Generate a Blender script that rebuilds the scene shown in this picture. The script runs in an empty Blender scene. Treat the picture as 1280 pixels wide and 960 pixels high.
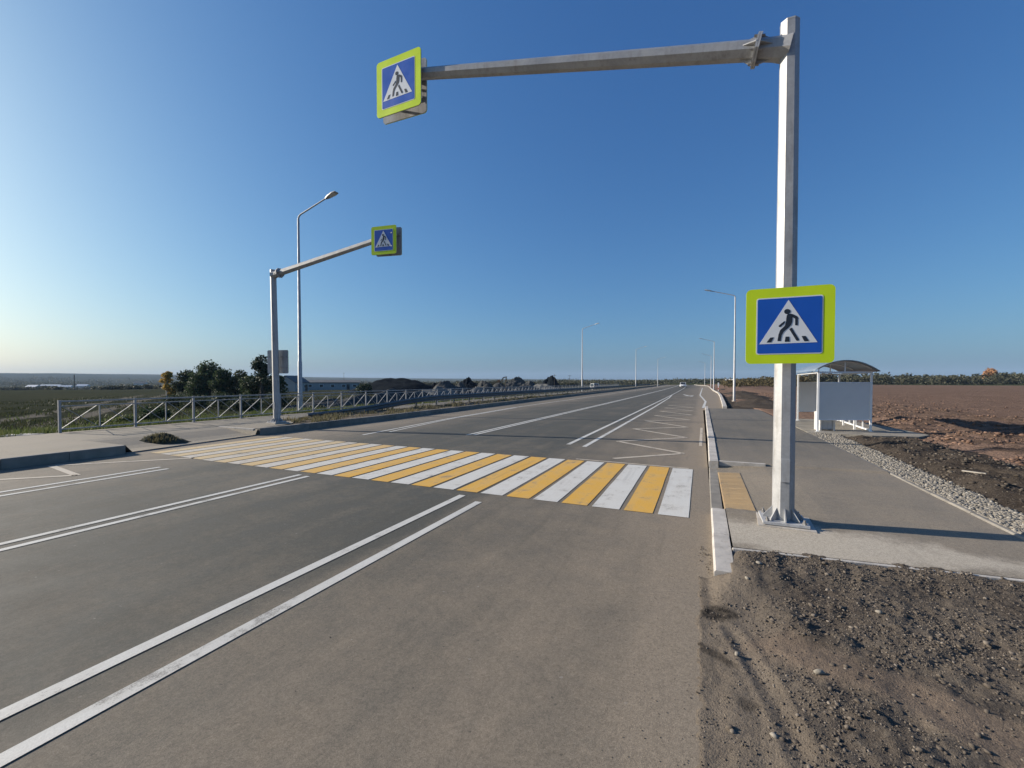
import bpy, bmesh, math, random
import numpy as np
from mathutils import Vector, Matrix, noise

random.seed(11)
RS = np.random.RandomState(5)
sc = bpy.context.scene
COL = sc.collection
R = math.radians

# ------------------------------------------------------------------ helpers
def tag(o, label=None, cat=None, group=None, kind=None):
    if label: o['label'] = label
    if cat: o['category'] = cat
    if group: o['group'] = group
    if kind: o['kind'] = kind
    return o

def empty(name, loc, rz=0):
    o = bpy.data.objects.new(name, None); COL.objects.link(o)
    o.location = loc; o.rotation_euler = (0, 0, rz); o.empty_display_size = .2
    return o

def link(name, me, parent=None, loc=None, rot=None):
    o = bpy.data.objects.new(name, me); COL.objects.link(o)
    if parent is not None: o.parent = parent
    if loc is not None: o.location = loc
    if rot is not None: o.rotation_euler = rot
    return o

def copy_tree(o, parent=None):
    c = o.copy(); COL.objects.link(c)
    if parent is not None: c.parent = parent
    for ch in list(o.children): copy_tree(ch, c)
    return c

class MB:
    """collects faces, then links them as one mesh object"""
    def __init__(s): s.v = []; s.f = []; s.m = []; s.sm = []
    def add(s, vs, fs, mi=0, smooth=False):
        b = len(s.v); s.v += [tuple(p) for p in vs]
        for f in fs: s.f.append(tuple(i + b for i in f)); s.m.append(mi); s.sm.append(smooth)
    def box(s, c, d, mi=0, rz=0, M=None):
        x, y, z = d[0]/2, d[1]/2, d[2]/2
        vs = [Vector((a*x, b*y, e*z)) for e in (-1, 1) for b in (-1, 1) for a in (-1, 1)]
        M = M or Matrix.Rotation(rz, 4, 'Z')
        vs = [M @ v + Vector(c) for v in vs]
        s.add(vs, [(0,2,3,1),(4,5,7,6),(0,1,5,4),(2,6,7,3),(0,4,6,2),(1,3,7,5)], mi)
    def bar(s, a, b, w, h=None, mi=0, up=(0,0,1)):
        a, b = Vector(a), Vector(b); d = (b-a); L = d.length; d.normalize()
        u = Vector(up)
        if abs(d.dot(u)) > .99: u = Vector((0,1,0))
        x = d.cross(u).normalized(); z = x.cross(d); h = h or w
        M = Matrix((x, d, z)).transposed().to_4x4()
        s.box((a+b)/2, (w, L, h), mi, M=M)
    def tube(s, pts, rads, n=8, mi=0, caps=True, smooth=True, phase=0.0, up=(0,0,1)):
        pts = [Vector(p) for p in pts]
        if not hasattr(rads, '__len__'): rads = [rads]*len(pts)
        rings = []; prev = None
        for i, p in enumerate(pts):
            t = (pts[min(i+1, len(pts)-1)] - pts[max(i-1, 0)]).normalized()
            u = Vector(up)
            if abs(t.dot(u)) > .98: u = Vector((1, 0, 0))
            x = t.cross(u).normalized(); y = x.cross(t)
            if prev is not None and x.dot(prev) < 0 : x, y = -x, -y
            prev = x
            rings.append([p + (x*math.cos(phase+2*math.pi*k/n) + y*math.sin(phase+2*math.pi*k/n))*rads[i] for k in range(n)])
        vs = [v for r in rings for v in r]; fs = []
        for i in range(len(pts)-1):
            for k in range(n):
                a = i*n+k; b = i*n+(k+1) % n
                fs.append((a, b, b+n, a+n))
        s.add(vs, fs, mi, smooth)
        if caps:
            s.add(rings[0], [tuple(range(n))[::-1]], mi); s.add(rings[-1], [tuple(range(n))], mi)
    def prism(s, poly, z0, z1, mi=0, M=None):
        """2D poly extruded z0..z1, M maps it to the world"""
        n = len(poly); M = M or Matrix()
        vs = [M @ Vector((x, y, z0)) for x, y in poly] + [M @ Vector((x, y, z1)) for x, y in poly]
        fs = [tuple(range(n))[::-1], tuple(range(n, 2*n))] + [(i, (i+1) % n, n+(i+1) % n, n+i) for i in range(n)]
        s.add(vs, fs, mi)
    def build(s, name, mats, parent=None, loc=None, rz=0, fix=True):
        me = bpy.data.meshes.new(name); me.from_pydata(s.v, [], s.f)
        for m in (mats if isinstance(mats, (list, tuple)) else [mats]): me.materials.append(m)
        me.polygons.foreach_set('material_index', s.m); me.polygons.foreach_set('use_smooth', s.sm)
        if fix:
            bm = bmesh.new(); bm.from_mesh(me); bmesh.ops.recalc_face_normals(bm, faces=bm.faces); bm.to_mesh(me); bm.free()
        me.update()
        return link(name, me, parent, loc, (0, 0, rz))

def np_mesh(name, V, F, mat, parent=None, smooth=False, mi=None):
    me = bpy.data.meshes.new(name)
    V = np.asarray(V, dtype=np.float32); F = np.asarray(F, dtype=np.int32); k = F.shape[1]
    me.vertices.add(len(V)); me.vertices.foreach_set('co', V.ravel())
    me.loops.add(F.size); me.loops.foreach_set('vertex_index', F.ravel())
    me.polygons.add(len(F)); me.polygons.foreach_set('loop_start', np.arange(0, F.size, k, dtype=np.int32))
    for m in (mat if isinstance(mat, (list, tuple)) else [mat]): me.materials.append(m)
    if mi is not None: me.polygons.foreach_set('material_index', np.asarray(mi, dtype=np.int32))
    if smooth: me.polygons.foreach_set('use_smooth', np.ones(len(F), dtype=bool))
    me.update(calc_edges=True); me.validate()
    return link(name, me, parent)

def grid(name, xs, ys, zf, mat, smooth=True):
    nx, ny = len(xs), len(ys)
    V = [(x, y, zf(x, y)) for y in ys for x in xs]
    i = np.arange(nx-1)[None, :] + nx*np.arange(ny-1)[:, None]; i = i.ravel()
    F = np.stack([i, i+1, i+nx+1, i+nx], 1)
    return np_mesh(name, V, F, mat, smooth=smooth)

def ss(a, b, x):
    t = min(1, max(0, (x-a)/(b-a))); return t*t*(3-2*t)

def nz(x, y, s=1.0, z=0.0): return noise.noise(Vector((x*s, y*s, z)))
def fbm(x, y, s, o=4, z=0.0): return noise.fractal(Vector((x*s, y*s, z)), 1.0, 2.0, o)

def bend(y): return 7e-5*max(0.0, min(y, 260)-20)**2      # the road swings gently left far away

# ------------------------------------------------------------------ materials
def newmat(name, rough=.7, metal=0.0, spec=.5):
    m = bpy.data.materials.new(name); m.use_nodes = True
    nt = m.node_tree; b = nt.nodes['Principled BSDF']
    b.inputs['Roughness'].default_value = rough; b.inputs['Metallic'].default_value = metal
    b.inputs['Specular IOR Level'].default_value = spec
    return m, nt, b

def N(nt, t, **kw):
    n = nt.nodes.new(t)
    for k, v in kw.items():
        if k in n.inputs: n.inputs[k].default_value = v
        else: setattr(n, k, v)
    return n
def L(nt, a, b): nt.links.new(a, b)
def geo(nt): return nt.nodes.new('ShaderNodeNewGeometry').outputs['Position']
def sca(nt, vec, s):
    n = N(nt, 'ShaderNodeVectorMath', operation='MULTIPLY'); L(nt, vec, n.inputs[0]); n.inputs[1].default_value = s
    return n.outputs[0]
def noi(nt, vec, scale, detail=4, rough=.55, dist=0.0):
    n = N(nt, 'ShaderNodeTexNoise', Scale=scale, Detail=detail, Roughness=rough, Distortion=dist); L(nt, vec, n.inputs['Vector'])
    return n.outputs['Fac']
def vor(nt, vec, scale, feature='F1', out='Distance'):
    n = N(nt, 'ShaderNodeTexVoronoi', feature=feature, Scale=scale); L(nt, vec, n.inputs['Vector']); return n.outputs[out]
def mr(nt, x, a, b, c=0.0, d=1.0, smooth=False):
    n = N(nt, 'ShaderNodeMapRange'); n.inputs['From Min'].default_value = a; n.inputs['From Max'].default_value = b
    n.inputs['To Min'].default_value = c; n.inputs['To Max'].default_value = d
    if smooth: n.interpolation_type = 'SMOOTHSTEP'
    L(nt, x, n.inputs['Value']); return n.outputs['Result']
def mt(nt, op, a, b=None, clamp=False):
    n = N(nt, 'ShaderNodeMath', operation=op); n.use_clamp = clamp
    for i, q in enumerate((a, b)):
        if q is None: continue
        if isinstance(q, (int, float)): n.inputs[i].default_value = q
        else: L(nt, q, n.inputs[i])
    return n.outputs[0]
def mix(nt, fac, a, b, blend='MIX'):
    n = N(nt, 'ShaderNodeMix', data_type='RGBA', blend_type=blend)
    for i, q in ((0, fac), (6, a), (7, b)):
        if isinstance(q, (int, float)): n.inputs[i].default_value = q
        elif isinstance(q, tuple): n.inputs[i].default_value = (*q, 1) if len(q) == 3 else q
        else: L(nt, q, n.inputs[i])
    return n.outputs[2]
def bump(nt, b, h, strength=.5, dist=.01):
    n = N(nt, 'ShaderNodeBump', Strength=strength, Distance=dist); L(nt, h, n.inputs['Height']); L(nt, n.outputs[0], b.inputs['Normal'])
def sep(nt, vec):
    n = nt.nodes.new('ShaderNodeSeparateXYZ'); L(nt, vec, n.inputs[0]); return n.outputs

def simple(name, col, rough=.6, metal=0.0, var=.25, scale=6, spec=.5, bmp=0.0, obj=True):
    m, nt, b = newmat(name, rough, metal, spec)
    v = nt.nodes.new('ShaderNodeTexCoord').outputs['Object'] if obj else geo(nt)
    f = noi(nt, v, scale, 5)
    c = mix(nt, mr(nt, f, .3, .7), tuple(q*(1-var) for q in col), tuple(min(1, q*(1+var)) for q in col))
    L(nt, c, b.inputs['Base Color'])
    L(nt, mr(nt, f, .3, .7, rough-.08, min(1, rough+.08)), b.inputs['Roughness'])
    if bmp: bump(nt, b, noi(nt, v, scale*6, 4), bmp, .01)
    return m

def asphalt(name, dark, dusty, road=True):
    m, nt, b = newmat(name, .85, 0, .35)
    p = geo(nt); X, Y, Z = sep(nt, p)
    big = noi(nt, p, .35, 5, .6); streak = noi(nt, sca(nt, p, (2.2, .12, 1)), 1.0, 5, .6)
    mid = noi(nt, p, 2.3, 5, .65); fine = noi(nt, p, 160, 3, .7); grain = vor(nt, p, 210)
    if road:
        dx = mt(nt, 'ADD', mr(nt, X, -3.25, -2.75, .05, .42, True), mr(nt, X, -2.8, -.5, 0, .36, True))                         # dust carried onto the kerb lane
        dl = mr(nt, X, -8.2, -11.8, 0.0, .75, True)
        edge = mr(nt, X, -.50, .05, 0.0, .75, True)
        d = mt(nt, 'ADD', mt(nt, 'MAXIMUM', dx, dl), edge)
        near = mr(nt, Y, 30, 11, .7, 1.0)
        d = mt(nt, 'MULTIPLY', d, near)
    else:
        d = mr(nt, Y, 8.5, 14, .85, .25, True)
        ax = mt(nt, 'MULTIPLY', mt(nt, 'ABSOLUTE', mt(nt, 'ADD', X, -.95)), .32); ay = mt(nt, 'MULTIPLY', mt(nt, 'ABSOLUTE', mt(nt, 'ADD', Y, -5.15)), .95)
        sand = mt(nt, 'SUBTRACT', mt(nt, 'ADD', noi(nt, p, 2.6, 6, .7), .62), mt(nt, 'ADD', ax, ay))
        sand = mt(nt, 'MULTIPLY', mr(nt, sand, .35, .72, 0, 1, True), mr(nt, X, -2, 0))
    d = mt(nt, 'ADD', d, mt(nt, 'MULTIPLY', mt(nt, 'SUBTRACT', big, .5), 1.0))
    d = mt(nt, 'ADD', d, mt(nt, 'MULTIPLY', mt(nt, 'SUBTRACT', streak, .5), .65))
    d = mt(nt, 'ADD', d, mt(nt, 'MULTIPLY', mt(nt, 'SUBTRACT', mid, .5), .6))
    d = mt(nt, 'ADD', d, mt(nt, 'MULTIPLY', mt(nt, 'SUBTRACT', noi(nt, p, 11, 5, .7), .5), .55), True)
    c = mix(nt, d, dark, dusty)
    if not road: c = mix(nt, mt(nt, 'MULTIPLY', sand, .9), c, (.40, .355, .285))
    sp = mr(nt, mt(nt, 'ADD', mt(nt, 'MULTIPLY', fine, .6), mt(nt, 'MULTIPLY', noi(nt, p, 420, 2, .6), .4)), .36, .64, .66, 1.36)
    c = mix(nt, 1.0, c, N(nt, 'ShaderNodeCombineColor').outputs[0], 'MIX') if False else mix(nt, 1.0, c, comb(nt, sp), 'MULTIPLY')
    agg = mt(nt, 'ADD', mt(nt, 'MULTIPLY', vor(nt, p, 105, 'F1', 'Color'), .6), mt(nt, 'MULTIPLY', vor(nt, p, 62, 'F1', 'Color'), .4))
    c = mix(nt, 1.0, c, comb(nt, mr(nt, agg, .15, .85, .80, 1.22)), 'MULTIPLY')
    # pale stone chips and dark pits
    chip = mr(nt, vor(nt, p, 75, 'F1', 'Color'), .965, .975)
    c = mix(nt, mt(nt, 'MULTIPLY', chip, .45), c, (.30, .28, .25))
    pit = mr(nt, vor(nt, p, 95, 'F1', 'Color'), .955, .965)
    c = mix(nt, mt(nt, 'MULTIPLY', pit, .5), c, tuple(q*.45 for q in dark))
    st = mr(nt, noi(nt, p, 1.15, 6, .7, .6), .62, .74)
    c = mix(nt, mt(nt, 'MULTIPLY', st, .28), c, tuple(q*.6 for q in dark))
    sc2 = mr(nt, noi(nt, sca(nt, p, (6, .35, 1)), 1.0, 4, .6), .60, .72)    # faint tyre scuffs along the road
    c = mix(nt, mt(nt, 'MULTIPLY', sc2, .22), c, tuple(q*.62 for q in dark))
    L(nt, c, b.inputs['Base Color'])
    L(nt, mr(nt, mid, .3, .7, .75, .95), b.inputs['Roughness'])
    h = mt(nt, 'ADD', mt(nt, 'MULTIPLY', grain, .6), mt(nt, 'ADD', fine, mt(nt, 'MULTIPLY', mid, 1.2)))
    bump(nt, b, h, .22, .004)
    return m

def comb(nt, v):
    n = nt.nodes.new('ShaderNodeCombineColor')
    for i in range(3): L(nt, v, n.inputs[i])
    return n.outputs[0]

def paint(name, col, dust, x_dust=True, wear=.5):
    m, nt, b = newmat(name, .6, 0, .4)
    p = geo(nt); X, Y, Z = sep(nt, p)
    f = noi(nt, p, 3.0, 6, .7); fi = noi(nt, p, 120, 3, .7); st = noi(nt, sca(nt, p, (5, .5, 1)), 1.0, 5, .65)
    d = mt(nt, 'MULTIPLY', mr(nt, f, .45, .75), .35)
    d = mt(nt, 'ADD', d, mt(nt, 'MULTIPLY', mr(nt, st, .5, .8), .35))
    if x_dust: d = mt(nt, 'ADD', d, mr(nt, X, -5.8, -9.5, 0, .8, True), True)
    c = mix(nt, d, col, dust)
    w = mr(nt, mt(nt, 'ADD', mt(nt, 'MULTIPLY', f, .8), mt(nt, 'ADD', mt(nt, 'MULTIPLY', fi, .5), mt(nt, 'MULTIPLY', st, .35))), 1.08-.30*wear, 1.16-.30*wear)
    rub = mr(nt, noi(nt, sca(nt, p, (9, .45, 1)), 1.0, 4, .6), .58, .72)
    c = mix(nt, mt(nt, 'MULTIPLY', rub, .22), c, (.10, .095, .085))
    c = mix(nt, mt(nt, 'MULTIPLY', w, .7), c, (.13, .12, .105))
    c = mix(nt, 1.0, c, comb(nt, mr(nt, fi, .3, .7, .86, 1.1)), 'MULTIPLY')
    L(nt, c, b.inputs['Base Color']); bump(nt, b, fi, .4, .004)
    return m

def soil(name, cols, s=1.0, bs=.8):
    m, nt, b = newmat(name, 1.0, 0, .03)
    p = geo(nt)
    a = noi(nt, p, 1.1*s, 6, .65); c2 = noi(nt, p, 14*s, 5, .7); v = vor(nt, p, 38*s, 'F1', 'Color'); f = noi(nt, p, 90*s, 3, .7)
    c = mix(nt, mr(nt, a, .35, .65), cols[0], cols[1])
    c = mix(nt, mr(nt, c2, .5, .72, 0, .7), c, cols[2])
    c = mix(nt, 1.0, c, comb(nt, mr(nt, f, .3, .7, .62, 1.38)), 'MULTIPLY')
    L(nt, c, b.inputs['Base Color'])
    bump(nt, b, mt(nt, 'ADD', mt(nt, 'MULTIPLY', c2, 2.0), f), bs, .03)
    return m

def galv(name, base=.55, rough=.5):
    m, nt, b = newmat(name, rough, .2, .5)
    v = nt.nodes.new('ShaderNodeTexCoord').outputs['Object']
    f = noi(nt, v, 2.2, 6, .65); sp = vor(nt, v, 42, 'F1', 'Color'); g = noi(nt, sca(nt, v, (1, 1, .18)), 9, 5, .7)
    k = mt(nt, 'ADD', mr(nt, f, .35, .65, base*.85, base*1.08), mr(nt, sp, 0, 1, -.025, .025))
    c = mix(nt, 1.0, comb(nt, k), (.985, 1.0, 1.02), 'MULTIPLY')
    c = mix(nt, mr(nt, g, .50, .68, 0, .7), c, (base*.60, base*.585, base*.55))
    c = mix(nt, mr(nt, noi(nt, v, 5.5, 6, .7), .56, .66, 0, .6), c, (base*1.12, base*1.11, base*1.08))
    c = mix(nt, mr(nt, vor(nt, v, 9, 'F1', 'Color'), .86, .90, 0, .35), c, (base*.72, base*.72, base*.71))
    L(nt, c, b.inputs['Base Color'])
    L(nt, mr(nt, f, .3, .7, rough-.1, rough+.14), b.inputs['Roughness'])
    bump(nt, b, f, .08, .01)
    return m

def leafmat(name, cols, trans=.25):
    m, nt, b = newmat(name, .7, 0, .25)
    p = geo(nt)
    f = noi(nt, p, 1.3, 3); 
    oi = nt.nodes.new('ShaderNodeNewGeometry').outputs['Random Per Island']
    c = mix(nt, mr(nt, f, .35, .65), cols[0], cols[1])
    c = mix(nt, mt(nt, 'MULTIPLY', oi, .6), c, cols[2])
    L(nt, c, b.inputs['Base Color'])
    tr = nt.nodes.new('ShaderNodeBsdfTranslucent'); L(nt, c, tr.inputs['Color'])
    ms = nt.nodes.new('ShaderNodeMixShader'); ms.inputs[0].default_value = trans
    L(nt, b.outputs[0], ms.inputs[1]); L(nt, tr.outputs[0], ms.inputs[2])
    L(nt, ms.outputs[0], nt.nodes['Material Output'].inputs['Surface'])
    return m

M = {}
M['road'] = asphalt('road asphalt', (.064, .063, .053), (.215, .177, .131))
M['walk'] = asphalt('pavement asphalt', (.098, .093, .080), (.215, .182, .138), road=False)
M['walkL'] = asphalt('far pavement asphalt', (.15, .138, .115), (.225, .195, .15), road=False)
M['white'] = paint('white road paint', (.585, .572, .525), (.50, .445, .36), True, .58)
M['line'] = paint('line paint', (.555, .545, .50), (.42, .395, .34), False, .58)
M['yellow'] = paint('yellow road paint', (.63, .355, .05), (.54, .42, .24), True, .56)
M['faded'] = paint('faded road paint', (.50, .435, .34), (.38, .32, .24), False, .6)
M['kerb'] = simple('concrete kerb', (.42, .395, .36), .9, 0, .18, 5, .3, .3, False)
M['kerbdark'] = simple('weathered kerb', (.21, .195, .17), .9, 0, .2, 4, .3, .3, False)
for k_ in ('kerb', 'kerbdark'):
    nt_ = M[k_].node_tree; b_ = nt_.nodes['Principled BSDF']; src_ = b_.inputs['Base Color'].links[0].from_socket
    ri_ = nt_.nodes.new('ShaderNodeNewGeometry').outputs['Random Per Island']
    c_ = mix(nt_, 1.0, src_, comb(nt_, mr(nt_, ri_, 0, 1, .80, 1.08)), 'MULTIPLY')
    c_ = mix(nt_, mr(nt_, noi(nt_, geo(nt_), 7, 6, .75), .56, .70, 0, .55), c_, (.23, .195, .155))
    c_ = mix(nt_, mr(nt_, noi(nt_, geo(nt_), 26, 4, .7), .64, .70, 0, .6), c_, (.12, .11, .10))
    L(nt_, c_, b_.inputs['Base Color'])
M['tactile'] = paint('ochre tactile slabs', (.60, .425, .215), (.46, .365, .245), False, .55)
M['galv'] = galv('galvanised steel', .355, .5)
M['galv2'] = galv('dull galvanised steel', .42, .55)
M['fence'] = galv('grey fence steel', .31, .65)
M['bolt'] = simple('bolt steel', (.30, .29, .28), .4, .7, .2, 30)
M['concrete'] = simple('poured concrete', (.40, .37, .33), .9, 0, .22, 4, .3, .4, False)
M['lime'] = simple('fluorescent yellow film', (.55, .73, .006), .45, 0, .04, 3)
M['film_white'] = simple('white reflective film', (.66, .69, .72), .45, 0, .04, 3)
M['film_blue'] = simple('blue reflective film', (.006, .085, .44), .4, 0, .06, 3)
M['film_black'] = simple('black film', (.012, .018, .03), .45, 0, .1, 3)
M['signback'] = galv('sign back steel', .36, .4)
M['rail'] = simple('shade-darkened guardrail steel', (.10, .11, .115), .6, .1, .2, 3)  # galvanised steel, with the shade on its near side put into the colour
M['panel'] = simple('grey shelter sheet', (.72, .69, .64), .55, .1, .05, 1.5)
M['roof'] = simple('grey-blue roof sheet', (.20, .25, .30), .45, .2, .1, 2)
M['post_white'] = simple('white painted steel', (.74, .75, .75), .45, 0, .06, 6)
M['bin'] = simple('concrete bin', (.50, .49, .47), .85, 0, .15, 6, .3, .3)
M['litter'] = simple('white litter', (.8, .8, .8), .6, 0, .05, 9)
M['seat'] = simple('wooden seat slats', (.30, .22, .14), .7, 0, .2, 8)
M['soil_dark'] = soil('dark soil', ((.050, .041, .034), (.082, .068, .055), (.12, .10, .082)))
M['soil_grey'] = soil('grey heap soil', ((.05, .052, .052), (.075, .076, .074), (.11, .11, .105)), .5)
M['heap_dark'] = soil('dark heap spoil', ((.007, .010, .014), (.011, .015, .020), (.016, .020, .024)), .5)
M['heap_olive'] = soil('weedy soil', ((.050, .054, .042), (.075, .074, .056), (.10, .095, .074)))
M['heap_pale'] = soil('pale rubble', ((.12, .12, .115), (.17, .17, .16), (.08, .08, .078)), .5)
M['apron'] = simple('dusty apron', (.24, .22, .185), .95, 0, .25, 3, .2, .6, False)
M['bark'] = simple('bark', (.09, .075, .06), .9, 0, .3, 6, .2, .5)
M['birchbark'] = simple('pale bark', (.42, .40, .36), .9, 0, .3, 6, .2, .3)
M['leaf'] = leafmat('dark green leaves', ((.032, .056, .026), (.055, .082, .038), (.080, .098, .050)))
M['leaf2'] = leafmat('dull green leaves', ((.034, .052, .030), (.052, .070, .036), (.072, .082, .046)))
M['pine'] = leafmat('pine needles', ((.022, .042, .022), (.038, .06, .03), (.05, .07, .04)), .1)
M['gold'] = leafmat('golden leaves', ((.38, .25, .05), (.48, .30, .06), (.30, .26, .08)), .35)
M['rust'] = leafmat('orange leaves', ((.46, .24, .12), (.52, .30, .17), (.40, .25, .14)), .3)
M['olive'] = leafmat('olive scrub', ((.075, .068, .030), (.10, .085, .040), (.14, .105, .055)))
M['wood'] = leafmat('haze-tinted distant wood', ((.058, .066, .042), (.076, .080, .050), (.10, .092, .06)))  # leaf colour lightened and dulled to paint in distance haze
M['grass'] = leafmat('verge grass', ((.060, .095, .022), (.085, .125, .03), (.17, .16, .07)), .3)
M['weed'] = leafmat('dark weeds', ((.024, .038, .014), (.040, .048, .02), (.075, .068, .035)), .3)
M['drygrass'] = leafmat('dry grass', ((.10, .095, .045), (.15, .13, .065), (.22, .19, .11)), .3)

def stonemat(name, cols):
    m, nt, b = newmat(name, .9, 0, .25)
    oi = nt.nodes.new('ShaderNodeNewGeometry').outputs['Random Per Island']
    r = N(nt, 'ShaderNodeValToRGB'); r.color_ramp.interpolation = 'LINEAR'
    els = r.color_ramp.elements
    for i, c in enumerate(cols):
        e = els[i] if i < 2 else els.new(.5)
        e.position = i/(len(cols)-1); e.color = (*c, 1)
    for i, c in enumerate(cols): els[i].position = i/(len(cols)-1); els[i].color = (*c, 1)
    L(nt, oi, r.inputs[0])
    f = noi(nt, geo(nt), 60, 3)
    c = mix(nt, 1.0, r.outputs[0], comb(nt, mr(nt, f, .3, .7, .75, 1.25)), 'MULTIPLY')
    L(nt, c, b.inputs['Base Color']); bump(nt, b, f, .4, .006)
    return m
M['gravel'] = stonemat('crushed gravel', ((.13, .12, .105), (.20, .185, .16), (.26, .24, .205), (.17, .15, .12), (.34, .32, .28)))
M['stones'] = stonemat('soil stones', ((.060, .050, .042), (.09, .075, .06), (.115, .097, .079), (.085, .071, .057), (.13, .11, .09), (.19, .165, .138)))
M['crumbs'] = stonemat('dark crumbs', ((.045, .037, .03), (.07, .058, .046), (.10, .085, .068), (.06, .05, .04), (.15, .13, .105)))
M['clods'] = stonemat('field clods', ((.10, .062, .044), (.16, .098, .068), (.21, .135, .098), (.12, .075, .054)))

# ground sheet: one material whose colour follows the land use
def ground_mat():
    m, nt, b = newmat('open ground', 1.0, 0, 0.0)
    p = geo(nt); X, Y, Z = sep(nt, p)
    a = noi(nt, p, .02, 5, .6); a2 = noi(nt, p, .25, 5, .65); fi = noi(nt, p, 3.0, 5, .7); f2 = noi(nt, p, 25, 3, .7)
    grass = mix(nt, mr(nt, a2, .38, .62), (.040, .052, .027), (.080, .076, .046))
    grass = mix(nt, mr(nt, a, .42, .58, 0, .8), grass, (.032, .036, .024))
    bare = mix(nt, a2, (.065, .060, .048), (.105, .095, .075))
    left = mix(nt, mr(nt, fi, .56, .74, 0, .45), grass, bare)
    # furrowed field on the right
    fur = noi(nt, sca(nt, p, (1.1, .06, 1)), 1.0, 4, .6)
    fld = mix(nt, mr(nt, a2, .3, .7), (.150, .100, .076), (.200, .138, .106))
    fld = mix(nt, mr(nt, fur, .45, .65, 0, .6), fld, (.135, .094, .074))
    fld = mix(nt, mr(nt, fi, .5, .7, 0, .55), fld, (.23, .160, .122))
    pale = mr(nt, mt(nt, 'ADD', X, mt(nt, 'MULTIPLY', a2, 4.0)), 13.5, 9.5)  # dry reddish edge of the field
    fld = mix(nt, mt(nt, 'MULTIPLY', pale, .75), fld, (.235, .158, .116))
    c = mix(nt, mr(nt, X, -3, 3), left, fld)
    # wooded country beyond the field
    far = mr(nt, mt(nt, 'ADD', Y, mt(nt, 'MULTIPLY', X, .35)), 285, 300)
    far = mt(nt, 'MULTIPLY', far, mr(nt, X, -60, 0))
    c = mix(nt, far, c, (.06, .07, .035))
    hill = mr(nt, noi(nt, sca(nt, p, (1, .35, 1)), .0022, 5, .6), .45, .56)
    hf = mr(nt, mt(nt, 'MAXIMUM', Y, mt(nt, 'MULTIPLY', X, -1.0)), 700, 1500)
    c = mix(nt, hf, c, mix(nt, hill, (.028, .040, .030), (.075, .072, .055)))
    c = mix(nt, mt(nt, 'MULTIPLY', mr(nt, X, -28, -75), .65), c, (.052, .056, .040))
    # two wheel tracks across the rough grass on the left
    def track(y0, x0, sl):
        t = mt(nt, 'ADD', Y, mt(nt, 'MULTIPLY', mt(nt, 'ADD', X, -x0), -sl)); t = mt(nt, 'ADD', t, -y0)
        t = mt(nt, 'ADD', t, mt(nt, 'MULTIPLY', mt(nt, 'SUBTRACT', noi(nt, p, .12, 3), .5), 2.2))
        return mr(nt, mt(nt, 'ABSOLUTE', t), .95, .45)
    tm = mt(nt, 'MAXIMUM', track(15.0, -46.7, -.62), track(19.0, -46.7, -.62))
    tm = mt(nt, 'MULTIPLY', tm, mr(nt, X, -24, -30))
    tm = mt(nt, 'MULTIPLY', tm, mr(nt, X, -110, -90))
    c = mix(nt, mt(nt, 'MULTIPLY', tm, .85), c, (.17, .155, .13))
    c = mix(nt, 1.0, c, comb(nt, mr(nt, f2, .3, .7, .75, 1.25)), 'MULTIPLY')
    L(nt, c, b.inputs['Base Color'])
    bump(nt, b, mt(nt, 'ADD', mt(nt, 'MULTIPLY', fi, 3.0), f2), .7, .08)
    return m
M['ground'] = ground_mat()

# ------------------------------------------------------------------ camera, sun, sky
f_px = 541.0; yaw = math.atan(236/f_px)
cam = bpy.data.cameras.new('camera'); co = bpy.data.objects.new('camera', cam); COL.objects.link(co)
co.location = (0, 0, 1.7); co.rotation_euler = (R(90-1.3), 0, yaw)
cam.sensor_width = 36; cam.lens = 36*f_px/1280; cam.shift_y = 9.28/1280
cam.clip_start = .05; cam.clip_end = 30000
sc.camera = co

SUN_EL = R(21); sdir = Vector((-.985, -.17, 0)).normalized()          # towards the sun
sl = bpy.data.lights.new('sun', 'SUN'); so = bpy.data.objects.new('sun', sl); COL.objects.link(so)
sl.energy = 4.8; sl.angle = R(.5); sl.color = (1.0, .90, .77)
d = Vector((sdir.x*math.cos(SUN_EL), sdir.y*math.cos(SUN_EL), math.sin(SUN_EL)))
so.rotation_euler = d.to_track_quat('Z', 'Y').to_euler(); so.location = (-20, -10, 30)

w = bpy.data.worlds.new('World'); sc.world = w; w.use_nodes = True
nt = w.node_tree; bg = nt.nodes['Background']
sky = nt.nodes.new('ShaderNodeTexSky'); sky.sky_type = 'NISHITA'; sky.sun_disc = False
sky.sun_elevation = SUN_EL; sky.sun_rotation = math.atan2(sdir.x, sdir.y)
sky.air_density = 1.0; sky.dust_density = 1.8; sky.ozone_density = 3.0; sky.altitude = 0
EXPO = .75
k1 = sca(nt, sky.outputs[0], (.1, .1, .1))                      # the phone's flatter, bluer rendering of the same sky
sx_, cm_ = nt.nodes.new('ShaderNodeSeparateColor'), nt.nodes.new('ShaderNodeCombineColor'); nt.links.new(k1, sx_.inputs[0])
for i, g_ in enumerate((1.10, .915, .67)): nt.links.new(mt(nt, 'POWER', sx_.outputs[i], g_), cm_.inputs[i])
k2 = sca(nt, cm_.outputs[0], (7.25, 8.95, 9.75))
nt.links.new(k2, bg.inputs[0]); bg.inputs[1].default_value = .1*2**-EXPO

sc.view_settings.view_transform = 'Standard'; sc.view_settings.look = 'None'
sc.view_settings.exposure = EXPO; sc.view_settings.gamma = 1; sc.view_settings.use_curve_mapping = False
sc.cycles.max_bounces = 6; sc.cycles.volume_bounces = 0; sc.cycles.transparent_max_bounces = 8
sc.cycles.use_denoising = True
try: sc.cycles.denoiser = 'OPENIMAGEDENOISE'
except Exception: pass

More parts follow.
